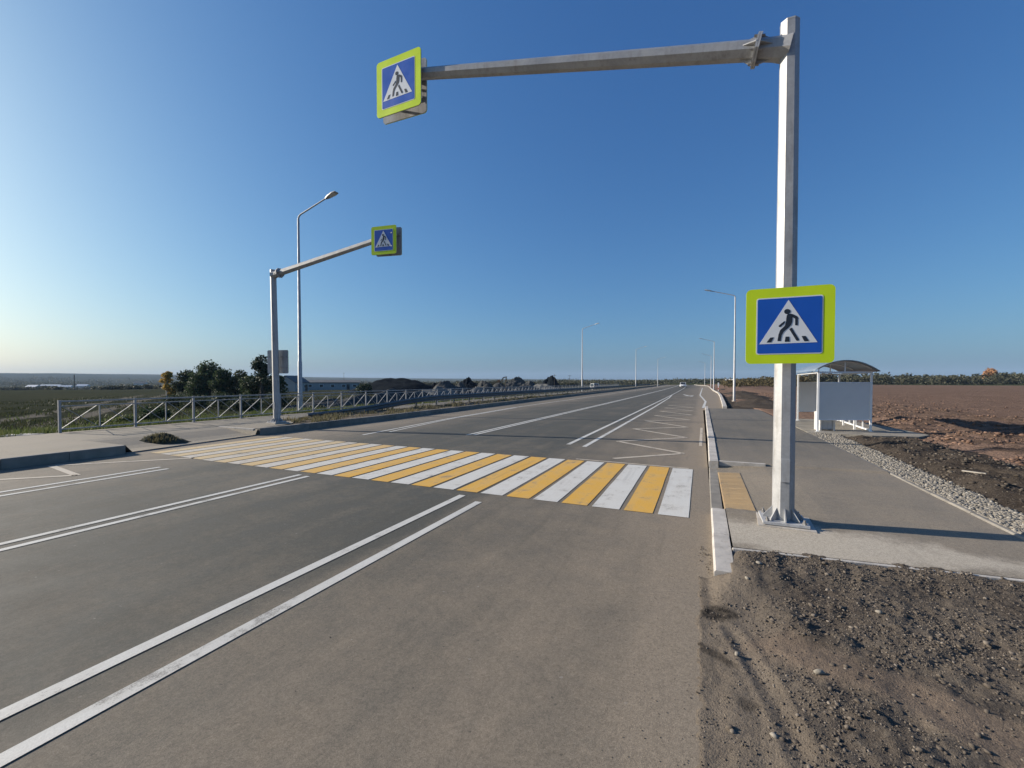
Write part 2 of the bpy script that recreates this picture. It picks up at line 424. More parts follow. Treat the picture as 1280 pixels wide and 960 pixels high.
# ------------------------------------------------------------------ ground sheet
def hill_px(az):                                    # how far the skyline hills stand above eye level
    u = 640+541*math.tan(max(-1.3, min(1.2, az)))
    pts = [(-3000, 12), (-300, 11.5), (0, 11), (180, 9.5), (300, 7.5), (430, 5), (600, 3.6), (800, 2.5), (1000, 1.5), (1300, 2), (5000, 3)]
    for (a, b), (c, e) in zip(pts, pts[1:]):
        if a <= u <= c: return b+(e-b)*(u-a)/(c-a)
    return 2.0
def gz(x, y):
    r = math.hypot(x, y); az = math.atan2(x*math.cos(yaw)+y*math.sin(yaw), -x*math.sin(yaw)+y*math.cos(yaw))
    xr = x+bend(y)
    if xr < -17.5:
        dd = -17.5-xr
        z = .10-1.15*ss(0, 13, dd)+.14*fbm(x, y, .16)*ss(0, 4, dd)+.05*fbm(x, y, .9, 3)*ss(.3, 2, dd)
        z -= 6.5*ss(80, 700, dd)
        if r > 60: z += .5*fbm(x, y, .02)*ss(60, 200, r)
    elif (xr < 3.02 and y < 250) or (xr < 5.25 and 4 < y < 15.9) or (xr < 3.4 and y < 4.95):
        z = -.14
    else:
        dd = max(0, xr-5.3-.5*(16 < y < 22))
        z = .05+(.10+.10*fbm(x*.5, y, .35, 3))*ss(.2, 1.6, dd)*(1-.8*ss(1.8, 4.5, dd))*ss(34, 23, y)*ss(9, 13, y)+.10*ss(2, 6, dd)+.06*fbm(x, y, .5)*ss(0, 1, dd)+.045*fbm(x, y, 2.0, 3)*ss(30, 5, dd)
        z += .13*abs(fbm(x, y, .7, 4))*ss(14, 2, dd)*ss(0, 1, dd)
        if r > 120: z += .3*fbm(x, y, .015)*ss(120, 300, r)
    if r > 700:
        R0 = 4600; k = ss(1300, R0, r); dpt = R0*max(.35, math.cos(min(abs(az), 1.2)))
        H = 1.7+hill_px(az)*dpt/541
        z = z*(1-k)+(H*(.93+.07*fbm(az*30, 0, 1.0)))*k
        if az < 0: z += 10*ss(900, 2200, r)*(1-k)*(fbm(x, y, .0015)+.2)
    return z
def geom(a, b, n): return [a*(b/a)**(i/(n-1)) for i in range(n)]
xs = [-v for v in geom(6400, 62, 50)] + list(np.arange(-60, -17.4, .55)) + [-17.4, -17.2, -12, -6, 0, 3, 3.04, 3.38, 3.45, 4.0, 4.6, 5.2, 5.26] + list(np.arange(5.4, 34, .34)) + geom(35, 6400, 42)
ys = [-v for v in geom(400, 3, 12)] + list(np.arange(-2, 75, .5)) + geom(76, 6500, 75)
g = grid('ground', xs, ys, gz, M['ground']); tag(g, kind='structure')

# ------------------------------------------------------------------ road, markings
ysr = list(np.arange(-24, 40, 2.0)) + list(np.arange(40, 260, 4.0))
def kerbx(y):                                       # far-side kerb line
    for (a, b), (c, e) in zip(KL, KL[1:]):
        if a <= y <= c: return b+(e-b)*(y-a)/(c-a)
    return KL[-1][1]
KL = [(-30, -12.35), (3.7, -12.35), (5.6, -12.35), (9.35, -12.8), (15, -12.75), (21, -13.0), (44, -13.7), (90, -14.0), (160, -15.2), (260, -17.6)]
BK = [(30.0, 1.26), (37, 1.48), (54, 1.95), (68, 2.21), (87, 2.05), (130, 2.25), (172, 2.4), (190, 1.5), (215, -1.4), (256, -3.5)]
def bayx(y):
    if y < 30: return .14
    for (a, b), (c, e) in zip(BK, BK[1:]):
        if a <= y <= c: return b+(e-b)*(y-a)/(c-a)
    return BK[-1][1]
mb = MB()
ysr = sorted(set(ysr + [30.0, 30.01]))
for y0, y1 in zip(ysr, ysr[1:]):
    a0, a1, b0, b1 = kerbx(y0)-.05, kerbx(y1)-.05, bayx(y0), bayx(y1)
    n = 6
    for k in range(n):
        t0, t1 = k/n, (k+1)/n
        mb.add([(a0+(b0-a0)*t0, y0, 0), (a0+(b0-a0)*t1, y0, 0), (a1+(b1-a1)*t1, y1, 0), (a1+(b1-a1)*t0, y1, 0)], [(0, 1, 2, 3)])
road = mb.build('road', M['road'], fix=False); tag(road, kind='structure')

Z1 = .005
def strip(mb, pts, wd, z=Z1, mi=0, step=3.0):
    P2 = []
    for (x0, y0), (x1, y1) in zip(pts, pts[1:]):
        n = max(1, int(math.hypot(x1-x0, y1-y0)/step))
        for i in range(n): P2.append((x0+(x1-x0)*i/n, y0+(y1-y0)*i/n))
    P2.append(pts[-1])
    prev = None
    for i, (x, y) in enumerate(P2):
        a = P2[max(0, i-1)]; b = P2[min(len(P2)-1, i+1)]
        tx, ty = b[0]-a[0], b[1]-a[1]; l = math.hypot(tx, ty); nx, ny = ty/l*wd/2, -tx/l*wd/2
        j = (1+.05*nz(x, y, 1.7))
        cur = ((x-nx*j, y-ny*j, z), (x+nx*j, y+ny*j, z))
        if prev: mb.add([prev[0], prev[1], cur[1], cur[0]], [(0, 1, 2, 3)], mi)
        prev = cur
def B(pts): return [(x-bend(y), y) for x, y in pts]
def longl(x0, y0, x1, y1): return B([(x0+(x1-x0)*t, y0+(y1-y0)*t) for t in [i/40 for i in range(41)]])
lm = MB()
strip(lm, [(-3.25, -24), (-3.25, 5.6)], .105, step=1); strip(lm, [(-2.86, -24), (-2.86, 5.38)], .105, step=1)
strip(lm, [(-6.76, -24), (-6.68, 5.66)], .095); strip(lm, [(-6.50, -24), (-6.44, 5.62)], .095)
strip(lm, [(-10.10, -24), (-9.82, 5.05)], .10); strip(lm, [(-9.64, -24), (-9.50, 5.02)], .10)
strip(lm, longl(-3.27, 11.3, -3.27, 250), .12); strip(lm, B([(-2.77, 11.05), (-2.82, 30), (-2.95, 48), (-3.22, 58)]), .12)
strip(lm, longl(-6.80, 12.0, -6.80, 250), .11); strip(lm, longl(-6.60, 12.1, -6.62, 250), .11)
strip(lm, B([(-9.85, 10.7), (-10.6, 17), (-11.2, 26), (-11.2, 60), (-11.0, 120), (-10.6, 240)]), .11)
strip(lm, B([(-9.62, 11.7), (-10.45, 17), (-11.02, 26)]), .09)
strip(lm, [(.15, 30.5), (.39, 40.3), (-.08, 59), (.39, 125)], .16)
# turn arrow in the bay lane and a short dash
lm.add([(-2.2, 61.5, Z1), (-2.0, 61.5, Z1), (-1.05, 55.6, Z1), (-1.35, 55.0, Z1)], [(0, 3, 2, 1)])
lm.add([(-1.9, 55.6, Z1), (-.9, 53.6, Z1), (-.75, 57.0, Z1)], [(0, 1, 2)])
o = lm.build('road_lines', M['line'], fix=False); tag(o, kind='structure')

cw = MB(); p_, wd_ = .4285, .365
for k in range(28):
    x1 = -.125-k*p_; x0 = x1-wd_
    nl = 5.79+.004*k + .01*nz(k, 3.3); fl = 9.02+.012*k + .012*nz(k, 7.1)
    if k > 22: nl += .02*(k-22)
    n = 8
    for i in range(n):
        ya, yb = nl+(fl-nl)*i/n, nl+(fl-nl)*(i+1)/n
        wob = lambda y, s: .006*nz(k*3.1+s, y, 2.0)
        cw.add([(x0+wob(ya, 0), ya, Z1), (x1+wob(ya, 9), ya, Z1), (x1+wob(yb, 9), yb, Z1), (x0+wob(yb, 0), yb, Z1)], [(0, 1, 2, 3)], k % 2)
o = cw.build('crosswalk', [M['white'], M['yellow']], fix=False); tag(o, kind='structure')
# ghost of an older marking round the new bars, bus-stop zigzags
fm = MB()
zz = [(-1.75, 9.62), (-.36, 10.96), (-2.16, 12.45), (-.38, 14.13), (-2.22, 16.0), (-.42, 17.36), (-2.2, 19.5), (-.45, 20.71), (-2.12, 22.7), (-.40, 23.8), (-2.14, 26.2)]
zz += [(-.40, 27.2), (-2.14, 29.6), (-.42, 30.7), (-2.14, 33.0), (-.42, 34.2)]
for a, b in zip(zz, zz[1:]): strip(fm, [a, b], .13, Z1, step=.5)
strip(fm, [(.01, 12.4), (.04, 17.3)], .08, Z1)
zl = [(-11.3, -2.6), (-12.0, -.9), (-10.35, .8), (-11.95, 2.5), (-10.35, 4.0), (-12.0, 4.25), (-10.3, 5.95)]
for a, b in zip(zl, zl[1:]): strip(fm, [a, b], .11, Z1, step=.5)
strip(fm, [(-.2, 9.10), (-2.5, 9.25)], .07, Z1-.002)
o = fm.build('faded_road_markings', M['faded'], fix=False); tag(o, kind='structure')

# ------------------------------------------------------------------ right pavement, kerbs
def wz(x, y):
    z = .10+.03*ss(9.4, 9.5, y)
    r = ss(1.35, .32, x)*ss(6.08, 6.16, y)*(1-ss(9.36, 9.42, y))
    return z-.085*r + .006*nz(x, y, 1.2)
def south(x): return 4.66+.085*(x-.3)
mb = MB()
xw = [.30, .5, .7, .9, 1.1, 1.4, 1.8, 2.3, 2.9, 3.0]
def walk_strip(yl):
    for y0, y1 in zip(yl, yl[1:]):
        for x0, x1 in zip(xw, xw[1:]):
            q = []
            for x, y in ((x0, y0), (x1, y0), (x1, y1), (x0, y1)):
                yy = max(y, south(x)); q.append((x, yy, wz(x, yy)))
            mb.add(q, [(0, 1, 2, 3)], 0, True)
walk_strip([4.6, 5.0, 5.5, 6.0, 6.08, 6.12, 6.16, 6.6, 7.2, 7.8, 8.4, 9.0, 9.34, 9.40, 9.43, 9.46, 9.50, 10.2, 11, 12, 13, 14, 15, 16, 18, 20, 22, 24, 26, 28])
o = mb.build('pavement', M['walk'], fix=False); tag(o, kind='structure')
mb = MB()     # bus stop apron
ap = [(3.06, 16.0), (4.6, 15.75), (5.7, 15.9), (6.2, 16.6), (5.7, 21.8), (3.06, 21.6)]
ap = ap[::-1]
mb.prism([(x, y) for x, y in ap], -.1, .125)
o = mb.build('bus_stop_apron', M['apron']); tag(o, kind='structure')
def kerb(name, pts, wd, z0, z1, mat, side=1, cham=.015, step=1.0):
    """kerbstones laid end to end; joints every metre are cut as small gaps"""
    mb = MB()
    for (x0, y0), (x1, y1) in zip(pts, pts[1:]):
        Lg = math.hypot(x1-x0, y1-y0); n = max(1, round(Lg/step)); ux, uy = (x1-x0)/Lg, (y1-y0)/Lg; nx, ny = uy*side, -ux*side
        for i in range(n):
            a, b = Lg*i/n+.004, Lg*(i+1)/n-.004
            j = .004*random.uniform(-1, 1); jz = .003*random.uniform(-1, 1)
            prof = [(0, z0), (0, z1-cham), (cham, z1), (wd-.004, z1), (wd, z1-.004), (wd, z0)]
            vs = []
            for t in (a, b):
                for q, z in prof: vs.append((x0+ux*t+nx*(q+j), y0+uy*t+ny*(q+j), z+(jz if z > z0 else 0)))
            m_ = len(prof)
            mb.add(vs, [tuple(range(m_)), tuple(range(m_, 2*m_))[::-1]]+[(k, (k+1) % m_, m_+(k+1) % m_, m_+k) for k in range(m_)])
    o = mb.build(name, mat); tag(o, kind='structure'); return o
kerb('kerb', [(.12, 4.06), (.13, 6.08)], .165, -.1, .085, M['kerb'])
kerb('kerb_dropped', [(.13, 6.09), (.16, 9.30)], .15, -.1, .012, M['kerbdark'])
kerb('kerb_pavement', [(.165, 9.31), (.20, 14.8), (.25, 29.9)], .165, -.1, .15, M['kerb'])
kerb('kerb_ramp_end', [(.34, 9.46), (1.14, 9.46)], .085, -.1, .146, M['kerb'])
kerb('kerb_bay', [(x, y) for y, x in BK], .24, -.1, .16, M['kerb'], step=3)
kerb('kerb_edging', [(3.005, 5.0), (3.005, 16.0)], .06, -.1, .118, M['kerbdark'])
kerb('kerb_edging_south', [(.29, south(.29)), (2.9, south(2.9))], .05, -.1, .101, M['kerb'])
mb = MB()     # ochre tactile slabs in courses
for i in range(8):
    y0 = 6.30+i*.315
    for j in range(1):
        pts = [(.30, y0), (.66, y0), (.66, y0+.309), (.30, y0+.309)]
        mb.add([(x, y, wz(x, y)+.007) for x, y in pts], [(0, 1, 2, 3)])
        for q in range(7):
            yy = y0+.02+q*.042
            mb.add([(x, y, wz(x, y)+.012) for x, y in [(.305, yy), (.655, yy), (.655, yy+.02), (.305, yy+.02)]], [(0, 1, 2, 3)])
o = mb.build('tactile_paving', M['tactile'], fix=False); tag(o, kind='structure')
# ------------------------------------------------------------------ left pavement, kerbs
def lz(x, y):
    r = ss(-14.6, -12.9, x)*ss(5.72, 5.80, y)*(1-ss(9.20, 9.28, y))
    return .195-.165*r+.006*nz(x, y, .8)
mb = MB()
xl = [-17.35, -16.5, -15.6, -14.6, -14.2, -13.8, -13.4, -13.0, -12.6]
yl = [-24, -10, -4, 0, 2, 4, 5.0, 5.66, 5.72, 5.8, 6.5, 7.5, 8.5, 9.20, 9.28, 9.34]
for y0, y1 in zip(yl, yl[1:]):
    for x0, x1 in zip(xl, xl[1:]):
        q = []
        for x, y in ((x0, y0), (x1, y0), (x1, y1), (x0, y1)):
            lim = kerbx(y)-.02 if 5.75 <= y <= 9.3 else kerbx(y)-.16
            xx = lim if x == -12.6 else x
            q.append((xx, y, lz(xx, y)))
        mb.add(q, [(0, 1, 2, 3)], 0, True)
yl2 = [9.34, 11, 13, 16, 20, 26, 34, 44, 60, 90, 130, 180, 250]
for y0, y1 in zip(yl2, yl2[1:]):
    e = lambda y: -13.05 if y < 9.5 else (-13.4 if y < 11.5 else -15.35 if y > 12.5 else -14.4)
    mb.add([(-17.35-bend(y0), y0, .2), (min(e(y0), kerbx(y0)-.25)-bend(y0)*.6, y0, .2), (min(e(y1), kerbx(y1)-.25)-bend(y1)*.6, y1, .2), (-17.35-bend(y1), y1, .2)], [(0, 1, 2, 3)])
o = mb.build('far_pavement', M['walkL'], fix=False); tag(o, kind='structure')
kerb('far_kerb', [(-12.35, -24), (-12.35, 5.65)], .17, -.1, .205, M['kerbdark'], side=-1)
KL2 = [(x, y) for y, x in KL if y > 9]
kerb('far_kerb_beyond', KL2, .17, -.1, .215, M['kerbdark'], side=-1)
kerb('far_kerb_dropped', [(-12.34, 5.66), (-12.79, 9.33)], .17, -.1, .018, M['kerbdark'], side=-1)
kerb('far_kerb_return', [(-12.97, 9.34), (-14.7, 9.34)], .09, -.1, .205, M['kerb'], side=-1)
# strip of rough earth between far kerb and guardrail
def vz(x, y):
    return .15+.10*abs(fbm(x, y, .8, 4))+.05*fbm(x, y, 3, 3)
mb = MB(); yv = list(np.arange(11.0, 40, .28))+list(np.arange(40, 120, 1.5))
for y0, y1 in zip(yv, yv[1:]):
    n = 9
    for k in range(n):
        q = []
        for t, y in ((k/n, y0), ((k+1)/n, y0), ((k+1)/n, y1), (k/n, y1)):
            a = -14.6 if y < 12.5 else max(-15.5-.0*y, -14.6-(y-12.5)*.9) ; a -= bend(y)*.6; b = kerbx(y)-.165
            x = a+(b-a)*t; z = .205 if t in (0, 1) else vz(x, y)
            q.append((x, y, z))
        mb.add(q, [(0, 1, 2, 3)], 0, True)
o = mb.build('far_verge_earth', soil('verge soil', ((.12, .10, .078), (.17, .145, .11), (.08, .07, .055)))); tag(o, kind='structure')

# ------------------------------------------------------------------ scattered stones (numpy)
t_ = (1+5**.5)/2
ICO_V = np.array([(-1,t_,0),(1,t_,0),(-1,-t_,0),(1,-t_,0),(0,-1,t_),(0,1,t_),(0,-1,-t_),(0,1,-t_),(t_,0,-1),(t_,0,1),(-t_,0,-1),(-t_,0,1)])/math.sqrt(1+t_*t_)
ICO_F = np.array([(0,11,5),(0,5,1),(0,1,7),(0,7,10),(0,10,11),(1,5,9),(5,11,4),(11,10,2),(10,7,6),(7,1,8),(3,9,4),(3,4,2),(3,2,6),(3,6,8),(3,8,9),(4,9,5),(2,4,11),(6,2,10),(8,6,7),(9,8,1)])
def stones(name, pos, size, mat, flat=.65, sink=.32):
    n = len(pos); pos = np.asarray(pos); size = np.asarray(size)
    V = ICO_V[None]*(1+RS.uniform(-.35, .35, (n, 12, 1)))
    s3 = np.stack([RS.uniform(.7, 1.35, n), RS.uniform(.7, 1.35, n), RS.uniform(flat*.7, flat*1.3, n)], 1)
    V = V*s3[:, None, :]
    a = RS.uniform(0, 6.28, n); ca, sa = np.cos(a), np.sin(a)
    X = V[..., 0]*ca[:, None]-V[..., 1]*sa[:, None]; Y = V[..., 0]*sa[:, None]+V[..., 1]*ca[:, None]
    V = np.stack([X, Y, V[..., 2]], -1)*size[:, None, None]
    p = pos.copy(); p[:, 2] += size*flat*(1-2*sink)*.8
    V = V+p[:, None, :]
    F = (ICO_F[None]+12*np.arange(n)[:, None, None]).reshape(-1, 3)
    o = np_mesh(name, V.reshape(-1, 3), F, mat); return o

# gravel margin beside the pavement
def gout(y): return 3.46+.028*(y-7)+.07*nz(0, y, 1.1)
mb = MB(); yg = list(np.arange(5.0, 16.3, .3))
for y0, y1 in zip(yg, yg[1:]):
    mb.add([(3.07, y0, .10), (gout(y0)+.1, y0, .09), (gout(y1)+.1, y1, .09), (3.07, y1, .10)], [(0, 1, 2, 3)])
o = mb.build('gravel_bed', M['heap_pale'], fix=False); tag(o, kind='structure')
pos = []; size = []
while len(pos) < 13000:
    y = 5.5+RS.uniform(0, 1)**1.15*10.6; x = RS.uniform(3.07, gout(y)+.05+.08*RS.rand()**2)
    pos.append((x, y, .10+RS.uniform(0, .012))); size.append(RS.uniform(.008, .024))
o = stones('gravel', pos, size, M['gravel']); tag(o, 'pale crushed gravel strip along the edge of the right pavement', 'gravel', kind='stuff')

# dark soil bank between gravel and field
def sout(y): return 5.35+.02*(y-10)+.16*fbm(0, y, .5, 3)
def soilz(x, y):
    a = ss(gout(y), gout(y)+.5, x)*ss(sout(y)+.3, sout(y)-.5, x)*ss(15.7, 14.6, y+.4*nz(x, y, 1.0))
    return .02+.05*ss(16.6, 15, y)+a*(.09+.10*abs(fbm(x, y, .9, 4))+.06*fbm(x, y, 3.2, 4))+.02*fbm(x, y, 9, 3)
o = grid('soil_bank', np.arange(3.4, 6.2, .045), np.arange(4.5, 16.4, .05), soilz, M['soil_dark']); tag(o, kind='structure')
pos = []; size = []
for k in range(2600):
    y = RS.uniform(7, 15.2); x = RS.uniform(3.6, sout(y)+.1); pos.append((x, y, soilz(x, y))); size.append(.006+.03*RS.rand()**4)
o = stones('soil_crumbs', pos, size, M['crumbs']); tag(o, 'loose dark crumbs lying on the soil bank right of the gravel', 'soil crumbs', kind='stuff')
# rough turned earth between soil bank and field
def mz(x, y):
    e = ss(5.5, 6.3, x)*ss(13.5, 11.5, x)*ss(12.2, 13.5, y)*ss(37, 33, y)
    return gz(x, y)-.06+e*(.03+.06*abs(fbm(x, y, 1.3, 4))+.07*abs(fbm(x, y, 4.5, 4))+.03*noise.noise(Vector((x*14, y*14, 0))))
o = grid('turned_earth', np.arange(5.4, 13.6, .085), list(np.arange(12, 24, .085))+list(np.arange(24, 37.2, .16)), mz, soil('turned earth', ((.105, .072, .054), (.160, .110, .082), (.205, .150, .112)), .8, .9)); tag(o, kind='structure')
# reddish clods along the field margin
pos = []; size = []
for k in range(16000):
    y = 6+RS.uniform(0, 1)**1.3*70; x = sout(min(y, 16))-.1+abs(RS.normal(0, 1))*(2.6+.05*y)
    if fbm(x, y, .35, 3) < -.2: continue
    pos.append((x, y, max(gz(x, y), mz(x, y) if 5.4 < x < 13.5 and 12 < y < 37 else -9))); size.append(.014+.055*RS.rand()**3)
o = stones('clods', pos, size, M['clods'], .6, .3); tag(o, 'reddish clods along the near edge of the ploughed field', 'soil clods', kind='stuff')

# ------------------------------------------------------------------ foreground dirt
def seg_d(x, y, pts):
    best = 9
    for (x0, y0), (x1, y1) in zip(pts, pts[1:]):
        dx, dy = x1-x0, y1-y0; t = max(0, min(1, ((x-x0)*dx+(y-y0)*dy)/(dx*dx+dy*dy)))
        best = min(best, math.hypot(x-x0-t*dx, y-y0-t*dy))
    return best
TAN = [(.5, 3.1), (.84, 2.92), (1.15, 2.8), (1.5, 2.45), (2.0, 2.2)]
RUT = [(.20, 3.25), (.34, 2.75), (.42, 2.35), (.46, 1.6)]
def mound(x, y): return ss(.22, .62, x-.10*nz(x, y, 1.5))
def dz(x, y):
    tan = ss(.26, .10, seg_d(x, y, TAN)+.09*fbm(x, y, 3, 3))
    rough = mound(x, y)*(1-.75*tan)
    z = -.012+.030*ss(-.06, .22, x+.03*nz(x, y, 3.0))+.052*mound(x, y)
    z += .006*fbm(x, y, 8, 4)+.004*noise.noise(Vector((x*45, y*45, 3))) + rough*(.024*fbm(x, y, 2.2, 4)+.015*fbm(x, y, 9, 4)+.010*noise.noise(Vector((x*38, y*38, 0))))
    z += .018*tan*mound(x, y)*nz(x, y, 4)
    z -= .012*ss(.06, .0, seg_d(x, y, RUT)) - .006*ss(.03, .0, abs(seg_d(x, y, RUT)-.075))
    # a little hollow holding a damp dark stain, and the heap against the kerb
    z -= .006*ss(.13, .02, math.hypot((x-.10), (y-3.45)*1.1))
    z += .028*ss(.8, .05, south(x)-y)*ss(.25, .4, x)
    z += (.042+.012*nz(x, y, 7))*ss(.55, .05, math.hypot((x-.30)*1.0, (y-4.0)*.8)+.12*fbm(x, y, 4, 3))*ss(.05, .17, x)
    z += .030*ss(.62, .28, x)*ss(3.6, 4.1, y)*ss(.16, .26, x)
    if x > .0+.03*fbm(x, y, 5, 3): z = max(z, .005+.004*noise.noise(Vector((x*30, y*30, 5))))
    return z
def dirt_mat():
    m, nt, b = newmat('verge dirt', 1.0, 0, .05)
    p = geo(nt)
    at = N(nt, 'ShaderNodeAttribute', attribute_name='mask'); T, Sm, Fl = sep(nt, at.outputs['Vector'])
    a = noi(nt, p, 2.0, 6, .65); c2 = noi(nt, p, 22, 5, .7); f = noi(nt, p, 130, 3, .7)
    grav = mix(nt, mr(nt, a, .35, .65), (.078, .065, .053), (.128, .108, .087))
    grav = mix(nt, mr(nt, c2, .52, .72, 0, .7), grav, (.15, .13, .107))
    tan = mix(nt, a, (.145, .110, .082), (.205, .160, .122))
    flat = mix(nt, mr(nt, a, .3, .7), (.135, .112, .088), (.185, .155, .122))
    c = mix(nt, Fl, grav, flat); c = mix(nt, T, c, tan)
    c = mix(nt, mt(nt, 'MULTIPLY', Sm, mr(nt, c2, .35, .6, .6, 1)), c, (.022, .020, .018))
    c = mix(nt, 1.0, c, comb(nt, mr(nt, f, .3, .7, .66, 1.34)), 'MULTIPLY')
    L(nt, c, b.inputs['Base Color']); bump(nt, b, mt(nt, 'ADD', mt(nt, 'MULTIPLY', c2, 2), f), .7, .012)
    return m
dx_, dy_ = np.arange(-.16, 3.3, .016), np.arange(.4, 4.92, .018)
o = grid('dirt', dx_, dy_, lambda x, y: -.05 if (y > south(x)+.03 or (y > 4.07 and x < .25)) else dz(x, y), dirt_mat()); tag(o, kind='structure')
at = o.data.attributes.new('mask', 'FLOAT_VECTOR', 'POINT')
vals = []
STAIN = [(-.02, 3.02), (.10, 2.93), (.18, 2.86)]
for y in dy_:
    for x in dx_:
        tan = ss(.26, .08, seg_d(x, y, TAN)+.10*fbm(x, y, 3, 3))
        st = max(ss(.16, .08, math.hypot(x-.13, (y-3.45)*1.15)+.03*nz(x, y, 12)), .75*ss(.05, .02, seg_d(x, y, STAIN)+.02*nz(x, y, 14)), .6*ss(.07, .03, math.hypot(x-.24, y-2.52)+.02*nz(x, y, 14)))
        vals += [tan*.85, st, 1-mound(x, y)]
at.data.foreach_set('vector', vals)
pos = []; size = []
while len(pos) < 26000:
    y = RS.uniform(1.0, 4.85); x = RS.uniform(-.05, 3.0)
    if y > south(x)-.01 and x > .28: continue
    if .1 < x < .31 and y > 4.0: continue
    if x > (y*1.0+.3): continue
    tan = ss(.26, .10, seg_d(x, y, TAN)+.09*fbm(x, y, 3, 3)); pr = (.20+.80*mound(x, y))*(1-.85*tan)*(.35+.65*ss(-.25, .2, fbm(x, y, 1.6, 3)))
    if RS.rand() > pr: continue
    pos.append((x, y, dz(x, y))); size.append(.0025+.0050*RS.rand()**2+(.012*RS.rand() if RS.rand() < .05 else 0))
o = stones('loose_gravel', pos, size, M['stones']); tag(o, 'loose dark gravel and crumbs on the dirt in the right foreground', 'loose gravel', kind='stuff')
# larger single stones that can be told apart
big = [((.22, 2.95), .020, 'small pale cube-shaped stone on the bare tan dirt beside the rut'), ((.62, 2.88), .024, 'largest pale stone, lying on the bare tan patch of dirt'),
       ((.33, 2.33), .018, 'rounded tan stone casting a shadow near the bottom of the dirt'), ((.48, 4.32), .024, 'pale flat stone on dark gravel right of the kerb end'),
       ((1.15, 3.75), .022, 'whitish stone among dark crumbs in the middle of the dirt verge'), ((.36, 3.95), .020, 'whitish pebble close to the lower end of the kerb')]
for (x, y), s_, lab in big:
    o = stones('stone', [(x, y, dz(x, y))], [s_], M['gravel'], .7, .25); tag(o, lab, 'stone', 'loose stones on the dirt verge')

o = stones('road_grit', [(RS.uniform(-3.5, 0), RS.uniform(1.5, 5.6), .001) for k in range(150)] + [(-.02-abs(RS.normal(0, .22)), RS.uniform(1.2, 9), .001) for k in range(420)],
           [RS.uniform(.0010, .0032) for k in range(570)], M['stones']); tag(o, 'grit and tiny stones scattered on the dusty kerb lane', 'grit', kind='stuff')

# ------------------------------------------------------------------ crossing sign panels
def rrect(x0, y0, x1, y1, r, n=5):
    P = []
    for cx, cy, a0 in ((x1-r, y0+r, -90), (x1-r, y1-r, 0), (x0+r, y1-r, 90), (x0+r, y0+r, 180)):
        for i in range(n+1):
            a = R(a0+90*i/n); P.append((cx+r*math.cos(a), cy+r*math.sin(a)))
    return P
def pc(x, y):                       # sign artwork coordinates -> unit square
    u = (x-88)/750; t = 152-34*u; b = 785-10*u
    return (u, (b-y)/(b-t))
def capsule(pts, wd):
    out = []
    Lf, Rt = [], []
    for i, p in enumerate(pts):
        a = Vector(pts[max(0, i-1)]); b = Vector(pts[min(len(pts)-1, i+1)]); d_ = (b-a).normalized(); n_ = Vector((-d_.y, d_.x))*wd/2
        Lf.append((p[0]+n_.x, p[1]+n_.y)); Rt.append((p[0]-n_.x, p[1]-n_.y))
    return Lf+Rt[::-1]
ART = []
ART.append([pc(446+27*math.cos(a), 342+22*math.sin(a)) for a in [2*math.pi*i/16 for i in range(16)]])
ART.append([pc(*q) for q in [(441, 374), (452, 363), (474, 361), (492, 373), (489, 430), (480, 455), (458, 478), (420, 510), (402, 540), (393, 590), (365, 590), (374, 535), (388, 497), (425, 462), (434, 440)]])
ART.append([pc(*q) for q in [(474, 361), (492, 364), (528, 382), (537, 396), (535, 460), (513, 458), (512, 403), (484, 386)]])
ART.append([pc(*q) for q in [(424, 420), (427, 438), (388, 472), (376, 470), (374, 460)]])
ART.append([pc(*q) for q in [(464, 490), (484, 477), (547, 576), (543, 588), (526, 588)]])
ART.append([pc(*q) for q in [(304, 560), (334, 558), (311, 601), (271, 602)]])
ART.append([pc(*q) for q in [(434, 554), (465, 553), (469, 596), (427, 597)]])
ART.append([pc(*q) for q in [(568, 549), (601, 549), (630, 592), (591, 594)]])
def make_sign(parent, loc, rz, size, first=[None]):
    """plate whose printed face looks along local -Y"""
    if first[0] is not None:
        c = copy_tree(first[0], parent); c.location = loc; c.rotation_euler = (0, 0, rz); c.scale = (size,)*3; return c
    T = Matrix.Translation((-.5, 0, -.5)) @ Matrix(((1, 0, 0, 0), (0, 0, -1, 0), (0, 1, 0, 0), (0, 0, 0, 1)))   # (x,y,z)->(x,-z,y)
    mb = MB()
    mb.prism(rrect(0, 0, 1, 1, .062), -.001, .008, 0, T)
    mb.prism(rrect(.122, .122, .874, .874, .03), .009, .0105, 1, T)
    mb.prism(rrect(.136, .136, .860, .860, .02), .011, .0125, 2, T)
    # folded rim and back rails
    mb.prism(rrect(.001, .001, .999, .999, .061), -.016, -.002, 3, T)
    for z_ in (.28, .72): mb.box(((0), .03, z_-.5), (.86, .035, .045), 3)
    o = mb.build('sign_panel', [M['lime'], M['film_white'], M['film_blue'], M['signback']], parent)
    pg = MB(); pg.prism([pc(456, 243), pc(700, 602), pc(208, 617)][::-1], .013, .0145, 0, T)
    for a in ART: pg.prism(a, .0152, .0166, 1, T)
    pg.build('pictogram', [M['film_white'], M['film_black']], o)
    first[0] = o
    o.location = loc; o.rotation_euler = (0, 0, rz); o.scale = (size,)*3
    return o

